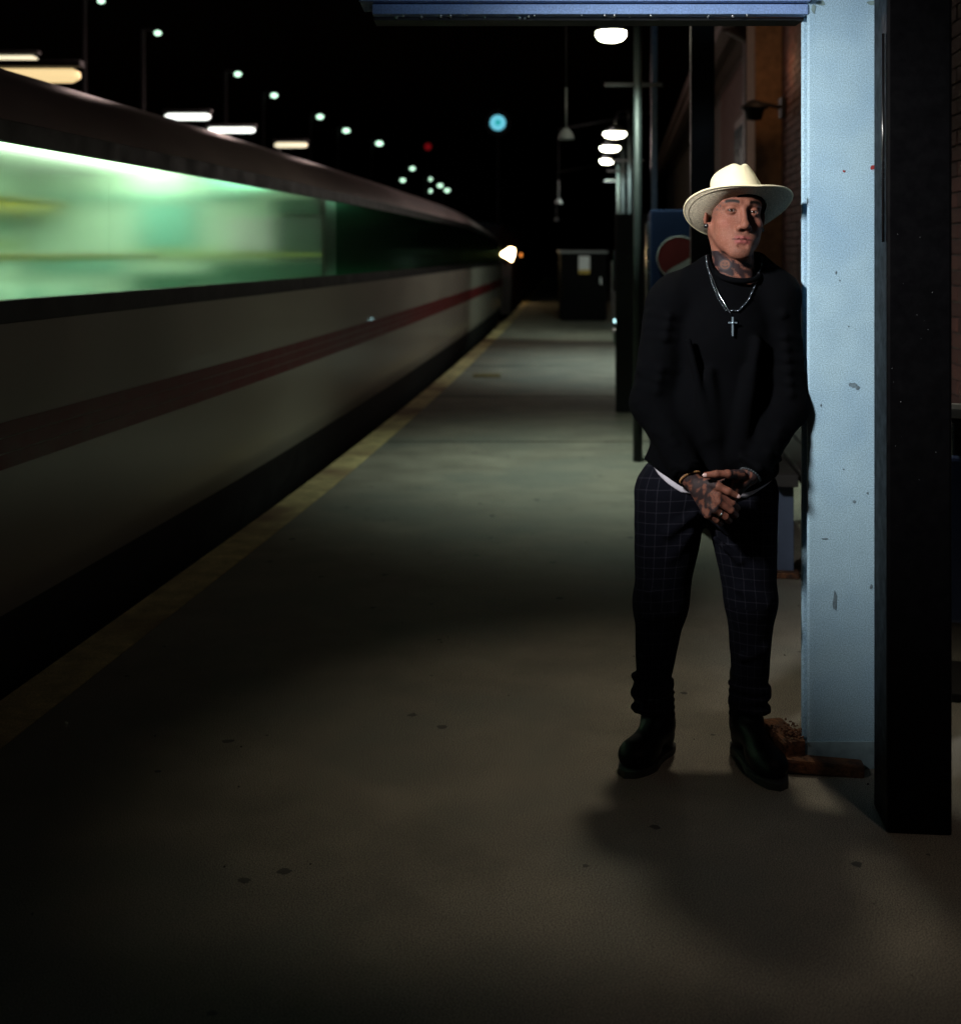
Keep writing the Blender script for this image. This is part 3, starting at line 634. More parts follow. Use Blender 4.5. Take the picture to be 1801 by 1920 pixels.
# ------------------------------------------------------------------ PERSON (signed distance sculpting, meshed with surface nets)
class Field:
    def __init__(s, xs, ys, zs):
        s.xs, s.ys, s.zs = [np.asarray(a, dtype=np.float32) for a in (xs, ys, zs)]
        s.F = np.full((len(xs), len(ys), len(zs)), 1.0, dtype=np.float32)
    def sl(s, lo, hi):
        r = []
        for a, l, h in ((s.xs, lo[0], hi[0]), (s.ys, lo[1], hi[1]), (s.zs, lo[2], hi[2])):
            i0 = max(0, int(np.searchsorted(a, l)) - 2); i1 = min(len(a), int(np.searchsorted(a, h)) + 2); r.append(slice(i0, max(i0, i1)))
        return r
    def op(s, fn, lo, hi, k=0.01, mode='u', pad=0.0):
        m = k * 1.2 + 0.008 + pad
        sx, sy, sz = s.sl([v - m for v in lo], [v + m for v in hi])
        X = s.xs[sx][:, None, None]; Y = s.ys[sy][None, :, None]; Z = s.zs[sz][None, None, :]
        if X.size * Y.size * Z.size == 0: return
        d = fn(X, Y, Z).astype(np.float32); A = s.F[sx, sy, sz]
        if mode == 'u':
            if k > 0: h = np.maximum(k - np.abs(A - d), 0) / k; A[...] = np.minimum(A, d) - h * h * k * 0.25
            else: A[...] = np.minimum(A, d)
        else:
            d = -d
            if k > 0: h = np.maximum(k - np.abs(A - d), 0) / k; A[...] = np.maximum(A, d) + h * h * k * 0.25
            else: A[...] = np.maximum(A, d)
    def cone(s, a, b, ra, rb, k=0.012, mode='u'):
        a = Vector(a); b = Vector(b); d = b - a; L2 = max(d.length_squared, 1e-9); R = max(ra, rb)
        def fn(X, Y, Z):
            px, py, pz = X - a.x, Y - a.y, Z - a.z
            t = np.clip((px * d.x + py * d.y + pz * d.z) / L2, 0, 1)
            return np.sqrt((px - t * d.x) ** 2 + (py - t * d.y) ** 2 + (pz - t * d.z) ** 2) - (ra + (rb - ra) * t)
        s.op(fn, [min(a[i], b[i]) - R for i in range(3)], [max(a[i], b[i]) + R for i in range(3)], k, mode)
    def ell(s, c, r, k=0.02, mode='u', R=None):
        c = Vector(c); Rm = max(r); ax = [Vector((1, 0, 0)), Vector((0, 1, 0)), Vector((0, 0, 1))] if R is None else [R.col[i] for i in range(3)]
        def fn(X, Y, Z):
            px, py, pz = X - c.x, Y - c.y, Z - c.z; q0 = 0; q1 = 0
            for i in range(3):
                q = px * ax[i].x + py * ax[i].y + pz * ax[i].z; q0 = q0 + (q / r[i]) ** 2; q1 = q1 + (q / r[i] ** 2) ** 2
            k0 = np.sqrt(q0); return k0 * (k0 - 1) / np.sqrt(q1 + 1e-9)
        s.op(fn, [c[i] - Rm for i in range(3)], [c[i] + Rm for i in range(3)], k, mode)
    def mesh(s):
        Fd = s.F; S = Fd < 0; nx, ny, nz = S.shape
        cnt = np.zeros((nx - 1, ny - 1, nz - 1), dtype=np.uint8)
        for i in (0, 1):
            for j in (0, 1):
                for k in (0, 1): cnt += S[i:nx - 1 + i, j:ny - 1 + j, k:nz - 1 + k]
        act = (cnt > 0) & (cnt < 8); I, J, K = np.nonzero(act); n = len(I)
        idx = np.full(act.shape, -1, dtype=np.int32); idx[I, J, K] = np.arange(n)
        acc = np.zeros((n, 3)); w_ = np.zeros(n)
        cr = [(i, j, k) for i in (0, 1) for j in (0, 1) for k in (0, 1)]
        val = {c: Fd[I + c[0], J + c[1], K + c[2]] for c in cr}
        for a in cr:
            for ax in range(3):
                if a[ax] == 1: continue
                b = tuple(1 if q == ax else a[q] for q in range(3)); va, vb = val[a], val[b]
                m = (va < 0) != (vb < 0); t = np.where(m, va / np.where(m, va - vb, 1), 0)
                for q in range(3):
                    acc[:, q] += np.where(m, a[q] + (t if q == ax else 0), 0)
                w_ += m
        acc /= w_[:, None]
        def co(arr, i, f): return arr[i] + (arr[i + 1] - arr[i]) * f
        V = np.stack([co(s.xs, I, acc[:, 0]), co(s.ys, J, acc[:, 1]), co(s.zs, K, acc[:, 2])], 1)
        faces = []
        for ax in range(3):
            sh = [slice(None)] * 3; sh2 = [slice(None)] * 3; sh[ax] = slice(0, -1); sh2[ax] = slice(1, None)
            A = S[tuple(sh)]; B = S[tuple(sh2)]; e = np.argwhere(A != B)
            o1, o2 = [q for q in range(3) if q != ax]
            ok = (e[:, o1] > 0) & (e[:, o2] > 0) & (e[:, o1] < act.shape[o1]) & (e[:, o2] < act.shape[o2]); e = e[ok]
            q = []
            for d1, d2 in ((-1, -1), (0, -1), (0, 0), (-1, 0)):
                c = e.copy(); c[:, o1] += d1; c[:, o2] += d2; q.append(idx[c[:, 0], c[:, 1], c[:, 2]])
            q = np.stack(q, 1); flip = A[e[:, 0], e[:, 1], e[:, 2]]
            if ax == 1: flip = ~flip
            q[~flip] = q[~flip][:, ::-1]; faces.append(q)
        return V, np.concatenate(faces)
def np_mesh(name, V, Fq, m, parent, cols=None, uv=None, smooth_iter=0):
    V = np.asarray(V, dtype=np.float64)
    if smooth_iter:
        e = np.concatenate([Fq[:, [0, 1]], Fq[:, [1, 2]], Fq[:, [2, 3]], Fq[:, [3, 0]]])
        for it in range(smooth_iter):
            for lam in (0.5, -0.52):
                acc = np.zeros_like(V); c = np.zeros(len(V))
                np.add.at(acc, e[:, 0], V[e[:, 1]]); np.add.at(c, e[:, 0], 1); np.add.at(acc, e[:, 1], V[e[:, 0]]); np.add.at(c, e[:, 1], 1)
                V = V + lam * (acc / c[:, None] - V)
    me = bpy.data.meshes.new(name); me.vertices.add(len(V)); me.vertices.foreach_set('co', V.astype(np.float32).ravel())
    me.loops.add(4 * len(Fq)); me.loops.foreach_set('vertex_index', Fq.astype(np.int32).ravel())
    me.polygons.add(len(Fq)); me.polygons.foreach_set('loop_start', np.arange(0, 4 * len(Fq), 4, dtype=np.int32))
    me.update(calc_edges=True); me.validate()
    if cols is not None:
        a = me.attributes.new('skin_colour', 'FLOAT_COLOR', 'POINT'); a.data.foreach_set('color', np.concatenate([cols, np.ones((len(V), 1))], 1).astype(np.float32).ravel())
    if uv is not None:
        a = me.attributes.new('cloth_uv', 'FLOAT_VECTOR', 'POINT'); a.data.foreach_set('vector', np.concatenate([uv, np.zeros((len(V), 1))], 1).astype(np.float32).ravel())
    return link(name, me, m, parent, True)
def ar(a, b, st): return np.arange(a, b, st)

Y0 = 3.83
man = empty('person', (0.66, Y0, 0)); tag(man, 'man in cream straw hat, black sweatshirt and checked trousers, hands clasped beside the pillar', 'person')
mo = Vector(man.location)
def WW(px, py, dy=0.0): return W(px, py, Y0 + dy)

# head frame
S = 1.06
yaw = math.radians(5); pit = math.radians(4); rol = math.radians(4)
Hc = WW(1376, 401, 0.0)
HR = Rz(yaw) @ Rx(-pit) @ Ry(rol)          # columns: u (image right), -v ... built below
hu = HR @ Vector((1, 0, 0)); hv = HR @ Vector((0, -1, 0)); hw = HR @ Vector((0, 0, 1))
HB = Matrix((hu, hv, hw)).transposed()
def H(u, v, w_):
    w_ = w_ * 1.08 if w_ < 0 else w_
    return Hc + HB @ Vector((u, v, w_)) * S
xs = ar(0.415, 0.985, 0.0019); ysv = ar(3.56, 4.02, 0.0019)
zs = np.concatenate([ar(0.06, 0.68, 0.012), ar(0.68, 0.93, 0.0019), ar(0.93, 1.38, 0.01), ar(1.38, 1.80, 0.0018)])
Bd = Field(xs, ysv, zs)
def he(c, r, k, mode='u', R=None): Bd.ell(H(*c), [x * S for x in r], k * S, mode, HB if R is None else HB @ R)
def hc(a, b, ra, rb, k, mode='u'): Bd.cone(H(*a), H(*b), ra * S, rb * S, k * S, mode)
he((0, -0.014, 0.030), (0.072, 0.090, 0.072), 0.0)
he((0, 0.034, 0.034), (0.060, 0.056, 0.044), 0.03)
he((0, 0.028, -0.035), (0.059, 0.060, 0.080), 0.03)
for sg in (-1, 1):
    hc((sg * 0.052, -0.002, -0.045), (sg * 0.016, 0.068, -0.102), 0.019, 0.018, 0.028)
    he((sg * 0.044, 0.055, -0.030), (0.021, 0.022, 0.018), 0.022)
    hc((sg * 0.012, 0.0875, 0.021), (sg * 0.046, 0.068, 0.020), 0.0095, 0.009, 0.014)
he((0, 0.076, -0.104), (0.024, 0.018, 0.016), 0.022)
for sg in (-1, 1): he((sg * 0.030, 0.050, -0.062), (0.024, 0.026, 0.030), 0.03)
for sg in (-1, 1): he((sg * 0.031, 0.099, -0.001), (0.019, 0.017, 0.012), 0.012, 's')
hc((0, 0.088, 0.008), (0, 0.108, -0.034), 0.0072, 0.0095, 0.012)
he((0, 0.111, -0.040), (0.0125, 0.012, 0.0105), 0.009)
for sg in (-1, 1): he((sg * 0.0135, 0.098, -0.0445), (0.0085, 0.011, 0.0085), 0.006)
for sg in (-1, 1): he((sg * 0.0065, 0.105, -0.0535), (0.0036, 0.005, 0.0035), 0.003, 's')
he((0, 0.074, -0.073), (0.030, 0.020, 0.026), 0.022)
hc((0, 0.0935, -0.0685), (-0.0285, 0.080, -0.0715), 0.0044, 0.0026, 0.004); hc((0, 0.0935, -0.0685), (0.0285, 0.080, -0.0715), 0.0044, 0.0026, 0.004)
hc((-0.007, 0.0922, -0.0795), (-0.0235, 0.0815, -0.0765), 0.0055, 0.003, 0.004); hc((0.007, 0.0922, -0.0795), (0.0235, 0.0815, -0.0765), 0.0055, 0.003, 0.004); hc((-0.007, 0.0922, -0.0795), (0.007, 0.0922, -0.0795), 0.0055, 0.0055, 0.003)
hc((0, 0.0985, -0.0742), (-0.0310, 0.0840, -0.0722), 0.0014, 0.0012, 0.002, 's'); hc((0, 0.0985, -0.0742), (0.0310, 0.0840, -0.0722), 0.0014, 0.0012, 0.002, 's')
hc((-0.008, 0.097, -0.0915), (0.008, 0.097, -0.0915), 0.003, 0.003, 0.010, 's')
for sg in (-1, 1):    # eyelids
    he((sg * 0.0315, 0.0745, -0.001), (0.0152, 0.0150, 0.0135), 0.004)
    he((sg * 0.0315, 0.0895, -0.0015), (0.0122, 0.012, 0.0037), 0.002, 's')
for sg in (-1, 1):    # ears
    Re = Rz(sg * -0.35)
    he((sg * 0.078, -0.012, -0.008), (0.0075, 0.021, 0.033), 0.006, 'u', Re)
    he((sg * 0.0855, -0.006, -0.006), (0.006, 0.010, 0.017), 0.004, 's', Re)
    he((sg * 0.072, 0.002, -0.036), (0.0055, 0.009, 0.009), 0.006)
# neck, torso core, limbs
nk = WW(1378, 560, 0.03)
Bd.cone(H(0, -0.025, -0.05), nk, 0.058, 0.066, 0.025)
for sg in (-1, 1): Bd.cone(H(sg * 0.05, -0.03, -0.05), nk + Vector((sg * 0.02, -0.05, 0.01)), 0.014, 0.013, 0.02)
Bd.cone(WW(1366, 630, 0.03), WW(1335, 900, 0.02), 0.08, 0.11, 0.03); Bd.cone(nk, WW(1366, 630, 0.03), 0.062, 0.07, 0.02)
Bd.cone(WW(1275, 560, 0.02), WW(1455, 556, 0.02), 0.04, 0.04, 0.03)
def arm(sh, el, wr):
    Bd.cone(sh, el, 0.042, 0.036, 0.02); Bd.cone(el, wr, 0.038, 0.027, 0.02)
shL, elL, wrL = WW(1250, 575, 0.0), WW(1222, 755, -0.02), WW(1292, 893, -0.165)
shR, elR, wrR = WW(1456, 570, 0.0), WW(1474, 762, -0.03), WW(1405, 891, -0.155)
arm(shL, elL, wrL); arm(shR, elR, wrR)
# his right hand (image left): back of the hand to the lens, fingers folding over the other hand
def chain(pts, rs, k=0.004):
    for i in range(len(pts) - 1): Bd.cone(pts[i], pts[i + 1], rs[i], rs[i + 1], k)
mcpR = [WW(1346, 927, -0.215), WW(1347, 941, -0.220), WW(1339, 955, -0.217), WW(1326, 965, -0.205)]
for i, q in enumerate(mcpR): Bd.cone(wrL + Vector((0.004 * (1.5 - i) * -0.3, 0, -0.004 * i)), q, 0.018, 0.0125, 0.012)
Bd.ell((wrL + mcpR[1]) / 2 + Vector((0, -0.004, -0.004)), (0.034, 0.016, 0.030), 0.012, 'u', Ry(0.75))
pipR = [WW(1372, 943, -0.212), WW(1370, 957, -0.216), WW(1360, 969, -0.210), WW(1343, 976, -0.198)]
dipR = [WW(1381, 952, -0.190), WW(1378, 965, -0.192), WW(1366, 976, -0.187), WW(1350, 981, -0.178)]
tipR = [WW(1380, 955, -0.172), WW(1374, 966, -0.172), WW(1362, 975, -0.168), WW(1348, 979, -0.162)]
for i in range(4):
    r = (0.0098, 0.0100, 0.0096, 0.0084)[i]; chain([mcpR[i], pipR[i], dipR[i], tipR[i]], [r * 1.12, r, r * 0.92, r * 0.82], 0.0035)
thR = [WW(1322, 905, -0.195), WW(1346, 912, -0.220), WW(1364, 921, -0.228), WW(1381, 930, -0.225)]
chain(thR, [0.0155, 0.0118, 0.0100, 0.0082], 0.006)
# his left hand (image right): thumb lying over the other wrist
mcpL = [WW(1366, 902, -0.195), WW(1362, 914, -0.193), WW(1364, 927, -0.188), WW(1370, 938, -0.180)]
for q in mcpL: Bd.cone(wrR, q, 0.018, 0.012, 0.012)
Bd.ell((wrR + mcpL[1]) / 2 + Vector((0, -0.006, 0)), (0.030, 0.016, 0.026), 0.012, 'u')
for i, q in enumerate(mcpL):
    t1 = q + Vector((-0.036, 0.016, -0.014)); t2 = t1 + Vector((-0.020, 0.014, -0.012)); chain([q, t1, t2], [0.0105, 0.0096, 0.0080], 0.0035)
thL = [WW(1388, 890, -0.190), WW(1363, 889, -0.222), WW(1342, 889, -0.231), WW(1322, 891, -0.230)]
chain(thL, [0.0150, 0.0118, 0.0102, 0.0084], 0.006)
# legs
hpL, knL, anL = WW(1268, 940, 0.02), WW(1238, 1130, 0.0), WW(1222, 1320, 0.03)
hpR, knR, anR = WW(1382, 940, 0.02), WW(1407, 1125, -0.01), WW(1402, 1330, 0.03)
for a, b, c_ in ((hpL, knL, anL), (hpR, knR, anR)):
    Bd.cone(a, b, 0.075, 0.05, 0.02); Bd.cone(b, c_, 0.048, 0.030, 0.02)
    Bd.cone(c_, Vector((c_.x + (0.02 if c_ is anL else -0.0), c_.y + 0.01, 0.13)), 0.030, 0.024, 0.02)
Bd.cone(WW(1335, 880, 0.02), WW(1325, 905, 0.02), 0.10, 0.085, 0.03)
V, Q = Bd.mesh(); Bd.F = None
# pigment
def lin(h): return np.array([((x / 255) / 12.92 if x < 10 else ((x / 255 + 0.055) / 1.055) ** 2.4) for x in h])
P3 = (V - np.array(Hc)) @ np.array(HB) / S; u_, v_, w3 = P3[:, 0], P3[:, 1], np.where(P3[:, 2] < 0, P3[:, 2] / 1.08, P3[:, 2])
au = np.abs(u_)
col = np.tile(np.array([0.175, 0.072, 0.048]), (len(V), 1))
def blend(mask, c):
    global col
    m = np.clip(mask, 0, 1)[:, None]; col = col * (1 - m) + np.array(c) * m
def sst(x, a, b): t = np.clip((x - a) / (b - a), 0, 1); return t * t * (3 - 2 * t)
def nz3(p, s, seed=0):
    r = np.random.RandomState(seed); out = 0
    for o_ in range(5):
        d = r.normal(size=3); d /= np.linalg.norm(d); d2 = r.normal(size=3); d2 /= np.linalg.norm(d2)
        out = out + np.sin(p @ d * s + 2.2 * np.sin(p @ d2 * s * 0.63 + o_) + r.rand() * 6)
    return out / 5
face = (w3 > -0.125) & (v_ > -0.02)
blend((0.5 + 0.5 * nz3(V, 160, 1)) * 0.16, (0.27, 0.092, 0.066))
blend(np.exp(-(((au - 0.045) / 0.016) ** 2 + ((w3 + 0.035) / 0.014) ** 2)) * face * 0.35, (0.27, 0.08, 0.06))
blend((nz3(V, 1100, 41) > 0.25) * 0.28 * (V[:, 2] > 1.3), (0.12, 0.055, 0.04)); blend((nz3(V, 1300, 42) > 0.32) * 0.25 * (V[:, 2] > 1.3), (0.36, 0.19, 0.15))
# shaved hair, brows, lips, stubble, eye line
blend(sst(w3, 0.055, 0.068) * 0.55 * (w3 > 0.03) + sst(-v_, -0.012, 0.012) * (w3 > -0.03) * (w3 < 0.2) * 0.55 * (au < 0.074), (0.10, 0.06, 0.045))
br = np.exp(-((w3 - 0.0215 - 0.004 * (1 - ((au - 0.033) / 0.02) ** 2)) / 0.0050) ** 2) * sst(au, 0.012, 0.017) * (1 - sst(au, 0.046, 0.054)) * (v_ > 0.05)
blend(np.clip(br * 1.3, 0, 1), (0.007, 0.005, 0.004))
up = np.exp(-((w3 + 0.0700) / 0.0050) ** 2) * (1 - sst(au, 0.018, 0.026)) * (v_ > 0.078); lw = np.exp(-((w3 + 0.0805) / 0.0060) ** 2) * (1 - sst(au, 0.018, 0.026)) * (v_ > 0.078)
blend(np.maximum(up, lw) * 0.8, (0.22, 0.058, 0.060))
blend(np.exp(-((w3 + 0.0746) / 0.0021) ** 2) * (1 - sst(au, 0.026, 0.032)) * (v_ > 0.075) * 0.95, (0.06, 0.02, 0.02))  # shade of the mouth crease put into the colour as a dark line
ms = np.exp(-((w3 + 0.060) / 0.006) ** 2) * (1 - sst(au, 0.02, 0.03)) * (v_ > 0.085) + np.exp(-(((w3 + 0.105) / 0.014) ** 2)) * (1 - sst(au, 0.02, 0.04)) * (v_ > 0.06)
blend(ms * 0.38 * (0.6 + 0.4 * np.sign(nz3(V, 1500, 3))), (0.06, 0.045, 0.04))
lid = np.exp(-((np.sqrt(((au - 0.0315) / 0.0125) ** 2 + ((w3 + 0.0015) / 0.0045) ** 2) - 1.0) / 0.22) ** 2) * (v_ > 0.07)
blend(lid * (w3 > -0.002) * 0.8 + lid * (w3 <= -0.002) * 0.3, (0.05, 0.025, 0.02))
blend(np.exp(-(((au - 0.031) / 0.017) ** 2 + ((w3 + 0.014) / 0.005) ** 2)) * (v_ > 0.06) * 0.25, (0.20, 0.085, 0.075))
# tattoos: neck, temple script, hands
t1 = nz3(V, 150, 5); t2 = nz3(V, 420, 6)
ink = np.clip(sst(t1, -0.35, 0.15) * 0.9 + (np.abs(t2) < 0.10) * 0.5, 0, 0.93)
neck = (w3 < -0.075) & (v_ < 0.062 + (w3 + 0.11) * 0.3) & (V[:, 2] > 1.3) & ~((w3 > -0.118) & (v_ > 0.012 - (w3 + 0.075) * 1.5))
neckm = ((V[:, 2] > 1.30) & (V[:, 2] < Hc.z - 0.105 * S)) & (v_ < 0.055)
blend(neckm * np.clip(ink + 0.35 * (u_ < 0), 0, 0.95), (0.010, 0.010, 0.014))
nc = np.array(W(1362, 496, Y0 - 0.055)); dd = np.sqrt(((V[:, 0] - nc[0]) ** 2 + (V[:, 2] - nc[2]) ** 2)); nm = (V[:, 1] < Y0) & neckm
blend(nm * (dd < 0.0150) * 0.6, (0.17, 0.08, 0.055)); blend(nm * np.exp(-((dd - 0.0155) / 0.0020) ** 2), (0.03, 0.03, 0.035))
for ox, oz in ((-0.005, 0.004), (0.005, 0.004)):
    d2 = np.sqrt(((V[:, 0] - nc[0] - ox) ** 2 + (V[:, 2] - nc[2] - oz) ** 2)); blend(nm * np.exp(-(d2 / 0.0022) ** 2), (0.03, 0.03, 0.035))
arc = np.exp(-((np.sqrt((V[:, 0] - nc[0]) ** 2 + (V[:, 2] - nc[2] - 0.001) ** 2) - 0.0085) / 0.0014) ** 2) * (V[:, 2] < nc[2] - 0.003); blend(nm * arc, (0.03, 0.03, 0.035))
tm = (np.exp(-(((u_ + 0.058) / 0.012) ** 2 + ((w3 - 0.006) / 0.022) ** 2)) * (v_ > 0.0) * (nz3(V, 900, 8) > 0.18)); blend(tm * 0.9, (0.06, 0.05, 0.05))
hand = V[:, 2] < 1.0
fing = np.zeros(len(V))
for ch in (thR[1:], thL[1:]):
    for a, b in zip(ch, ch[1:]):
        a_, b_ = np.array(a), np.array(b); t = np.clip(((V - a_) @ (b_ - a_)) / ((b_ - a_) @ (b_ - a_)), 0, 1); fing = np.maximum(fing, (np.linalg.norm(V - a_ - t[:, None] * (b_ - a_), axis=1) < 0.0135))
for i in range(4):
    for a, b in ((mcpR[i], pipR[i]), (pipR[i], dipR[i])):
        a_, b_ = np.array(a), np.array(b); t = np.clip(((V - a_) @ (b_ - a_)) / ((b_ - a_) @ (b_ - a_)), 0, 1); fing = np.maximum(fing, 0.75 * (np.linalg.norm(V - a_ - t[:, None] * (b_ - a_), axis=1) < 0.0125))
ti = np.clip(sst(nz3(V, 210, 11), -0.35, 0.1) + (np.abs(nz3(V, 520, 12)) < 0.12) * 0.4, 0, 0.9)
blend(hand * ti * (1 - 0.85 * fing), (0.018, 0.018, 0.022))
blend(hand * fing * 0.3 * (nz3(V, 300, 14) > 0.2), (0.3, 0.1, 0.07))
def skin_mat():
    m = bpy.data.materials.new('skin'); m.use_nodes = True; t = m.node_tree; b = t.nodes['Principled BSDF']
    a = t.nodes.new('ShaderNodeAttribute'); a.attribute_name = 'skin_colour'; t.links.new(a.outputs['Color'], b.inputs['Base Color'])
    b.inputs['Roughness'].default_value = 0.40; b.inputs['Specular IOR Level'].default_value = 0.12
    b.inputs['Subsurface Weight'].default_value = 0.04; b.inputs['Subsurface Radius'].default_value = (0.9, 0.35, 0.2); b.inputs['Subsurface Scale'].default_value = 0.006
    tc = t.nodes.new('ShaderNodeTexCoord'); n = t.nodes.new('ShaderNodeTexNoise'); n.inputs['Scale'].default_value = 420; n.inputs['Detail'].default_value = 3
    t.links.new(tc.outputs['Object'], n.inputs['Vector']); bp = t.nodes.new('ShaderNodeBump'); bp.inputs['Strength'].default_value = 0.6; bp.inputs['Distance'].default_value = 0.003
    t.links.new(n.outputs['Fac'], bp.inputs['Height']); t.links.new(bp.outputs['Normal'], b.inputs['Normal']); return m
body = np_mesh('body', V - np.array(mo), Q, skin_mat(), man, cols=col, smooth_iter=2)
bodyV, bodyQ = V, Q

# eyes
M['eye'] = mat('eye white', (0.22, 0.19, 0.18), 0.2, var=0.05); M['iris'] = mat('dark brown iris', (0.018, 0.009, 0.006), 0.15)
gz = (Vector((0, 0, CH)) - H(0, 0.08, 0)).normalized()
for sg in (-1, 1):
    c = H(sg * 0.0315, 0.0735, -0.001); mb = MB(); mb.sph(c - mo, 0.0127 * S, n=14); e = mb.build('eye', M['eye'], man, True)
    mb = MB(); mb.sph(c - mo + gz * 0.0098 * S, 0.0067 * S, (1, 1, 0.5), n=10, rot=gz.to_track_quat('Z', 'Y').to_matrix()); mb.build('iris', M['iris'], e, True)
# nose ring and ear plug
M['silver'] = mat('silver', (0.38, 0.43, 0.50), 0.22, metal=1.0)
mb = MB(); mb.torus(H(0.0165, 0.1035, -0.0500) - mo, 0.0055, 0.0011, HB @ Rx(PI / 2) @ Rz(0.3), n=20, m=6); mb.build('nose_ring', M['silver'], man, True)
for sg in (-1, 1):
    c = H(sg * 0.0775, 0.003, -0.037) - mo; mb = MB(); mb.cyl(c - hu * 0.008, c + hu * 0.008, 0.0062 * S, n=16); mb.build('ear_plug', M['black_gloss'], man, True)
# finger nails
M['nail'] = mat('finger nail', (0.55, 0.38, 0.36), 0.3, var=0.05)
for a, b, r in ((thR[2], thR[3], 0.0082), (thL[2], thL[3], 0.0084)):
    d = (b - a).normalized(); n_ = (Vector((0, -1, 0.25)) - d * d.dot(Vector((0, -1, 0.25)))).normalized(); x_ = d.cross(n_)
    R = Matrix((d, x_, n_)).transposed(); mb = MB(); mb.sph(b + n_ * r * 0.62 + d * 0.0015 - mo, r, (1.0, 0.72, 0.45), n=8, rot=R); mb.build('nail', M['nail'], man, True)

# sweatshirt
M['black_cloth'] = mat('black sweatshirt cloth', (0.0010, 0.0012, 0.0018), 0.95, var=0.2, vscale=60, bump=0.3, bscale=500, spec=0.05)
Sw = Field(ar(0.40, 0.99, 0.0045), ar(3.52, 4.06, 0.0045), ar(0.76, 1.56, 0.0045))
Sw.ell(WW(1355, 640, 0.02), (0.165, 0.125, 0.20), 0.0)
Sw.ell(WW(1338, 800, 0.01), (0.190, 0.140, 0.20), 0.06)
Sw.ell(WW(1330, 880, 0.01), (0.205, 0.150, 0.10), 0.05)
Sw.cone(WW(1264, 556, 0.02), WW(1456, 552, 0.02), 0.062, 0.060, 0.04)
Sw.cone(WW(1268, 548, 0.02), WW(1338, 505, 0.04), 0.050, 0.050, 0.04); Sw.cone(WW(1462, 545, 0.02), WW(1415, 503, 0.04), 0.050, 0.050, 0.04)
Sw.cone(WW(1352, 512, 0.07), WW(1406, 510, 0.07), 0.045, 0.045, 0.03)
Sw.cone(shL + Vector((0, 0.005, 0)), elL, 0.066, 0.062, 0.03); Sw.cone(elL, wrL + (elL - wrL) * 0.16, 0.062, 0.047, 0.03)
Sw.cone(shR + Vector((0, 0.005, 0)), elR, 0.066, 0.060, 0.03); Sw.cone(elR, wrR + (elR - wrR) * 0.16, 0.060, 0.047, 0.03)
rs = random.Random(3)
def fold(a, b, r, off=0.0): Sw.cone(a, b, r, r * 0.6, 0.018)
for t in np.linspace(0.1, 0.95, 8):     # sleeve folds
    for A_, B_, r in ((shL, elL, 0.064), (shR, elR, 0.063), (elL, wrL, 0.054), (elR, wrR, 0.054)):
        if rs.random() < 0.75:
            c = A_ + (B_ - A_) * t * 0.9; ang = rs.uniform(-0.9, 0.2)
            p0 = c + Vector((-math.cos(ang) * r * 0.8, -r * 0.45, rs.uniform(0.0, 0.03))); p1 = c + Vector((0, -r * 0.98, 0)); p2 = c + Vector((math.cos(ang) * r * 0.8, -r * 0.45, rs.uniform(-0.03, 0)))
            fold(p0, p1, 0.008); fold(p1, p2, 0.008)
for (x0, y0, x1, y1) in ((1290, 640, 1330, 820), (1420, 640, 1390, 830), (1330, 700, 1345, 880), (1405, 700, 1372, 860), (1250, 800, 1300, 890)):
    a = WW(x0, y0, -0.105); b = WW(x1, y1, -0.128); Sw.cone(a, b, 0.010, 0.014, 0.03)
Sw.ell(WW(1382, 486, -0.045), (0.060, 0.075, 0.044), 0.02, 's')
Sw.cone(H(0, -0.02, -0.06), nk, 0.066, 0.070, 0.01, 's')
# hem
hx = np.array([(p - 900.5) / F * (Y0 - 0.1) for p in (1150, 1190, 1208, 1240, 1274, 1340, 1405, 1460, 1500)]); hz = np.array([CH + (475 - q) / F * (Y0 - 0.1) for q in (826, 848, 865, 892, 913, 932, 930, 903, 880)])
def hem(X, Y, Z): return np.interp(X, hx, hz).astype(np.float32) - Z + 0 * Y - np.clip((Y - Y0) * 0.06, -1, 1)
def hemcut(X, Y, Z):
    d = -hem(X, Y, Z); far = np.minimum(np.sqrt((X - wrL.x) ** 2 + (Y - wrL.y) ** 2 + (Z - wrL.z) ** 2), np.sqrt((X - wrR.x) ** 2 + (Y - wrR.y) ** 2 + (Z - wrR.z) ** 2))
    return np.where((far < 0.07) & (Y < Y0 - 0.115), 1.0, d)
Sw.op(hemcut, (0.40, 3.52, 0.76), (0.99, 4.06, 1.0), 0.006, 's')
V, Q = Sw.mesh()
V = V + 0.0015 * np.stack([nz3(V, 60, 21), nz3(V, 60, 22), nz3(V, 75, 23)], 1)
sw = np_mesh('sweatshirt', V - np.array(mo), Q, M['black_cloth'], man, smooth_iter=3)
swV, swQ = V, Q
# shirt collar, cuffs
mb = MB(); mb.torus(WW(1381, 510, -0.005) - mo, 0.066, 0.0085, Rz(0.1) @ Rx(0.42), n=40, m=10, sc=(1, 0.95)); mb.build('collar', M['black_cloth'], man, True)
for el, wr in ((elL, wrL), (elR, wrR)):
    d = (wr - el).normalized(); c = wr - d * 0.022; R = d.to_track_quat('Z', 'Y').to_matrix()
    mb = MB(); mb.torus(c - mo, 0.036, 0.011, R, n=28, m=10); mb.build('cuff', M['black_cloth'], man, True)
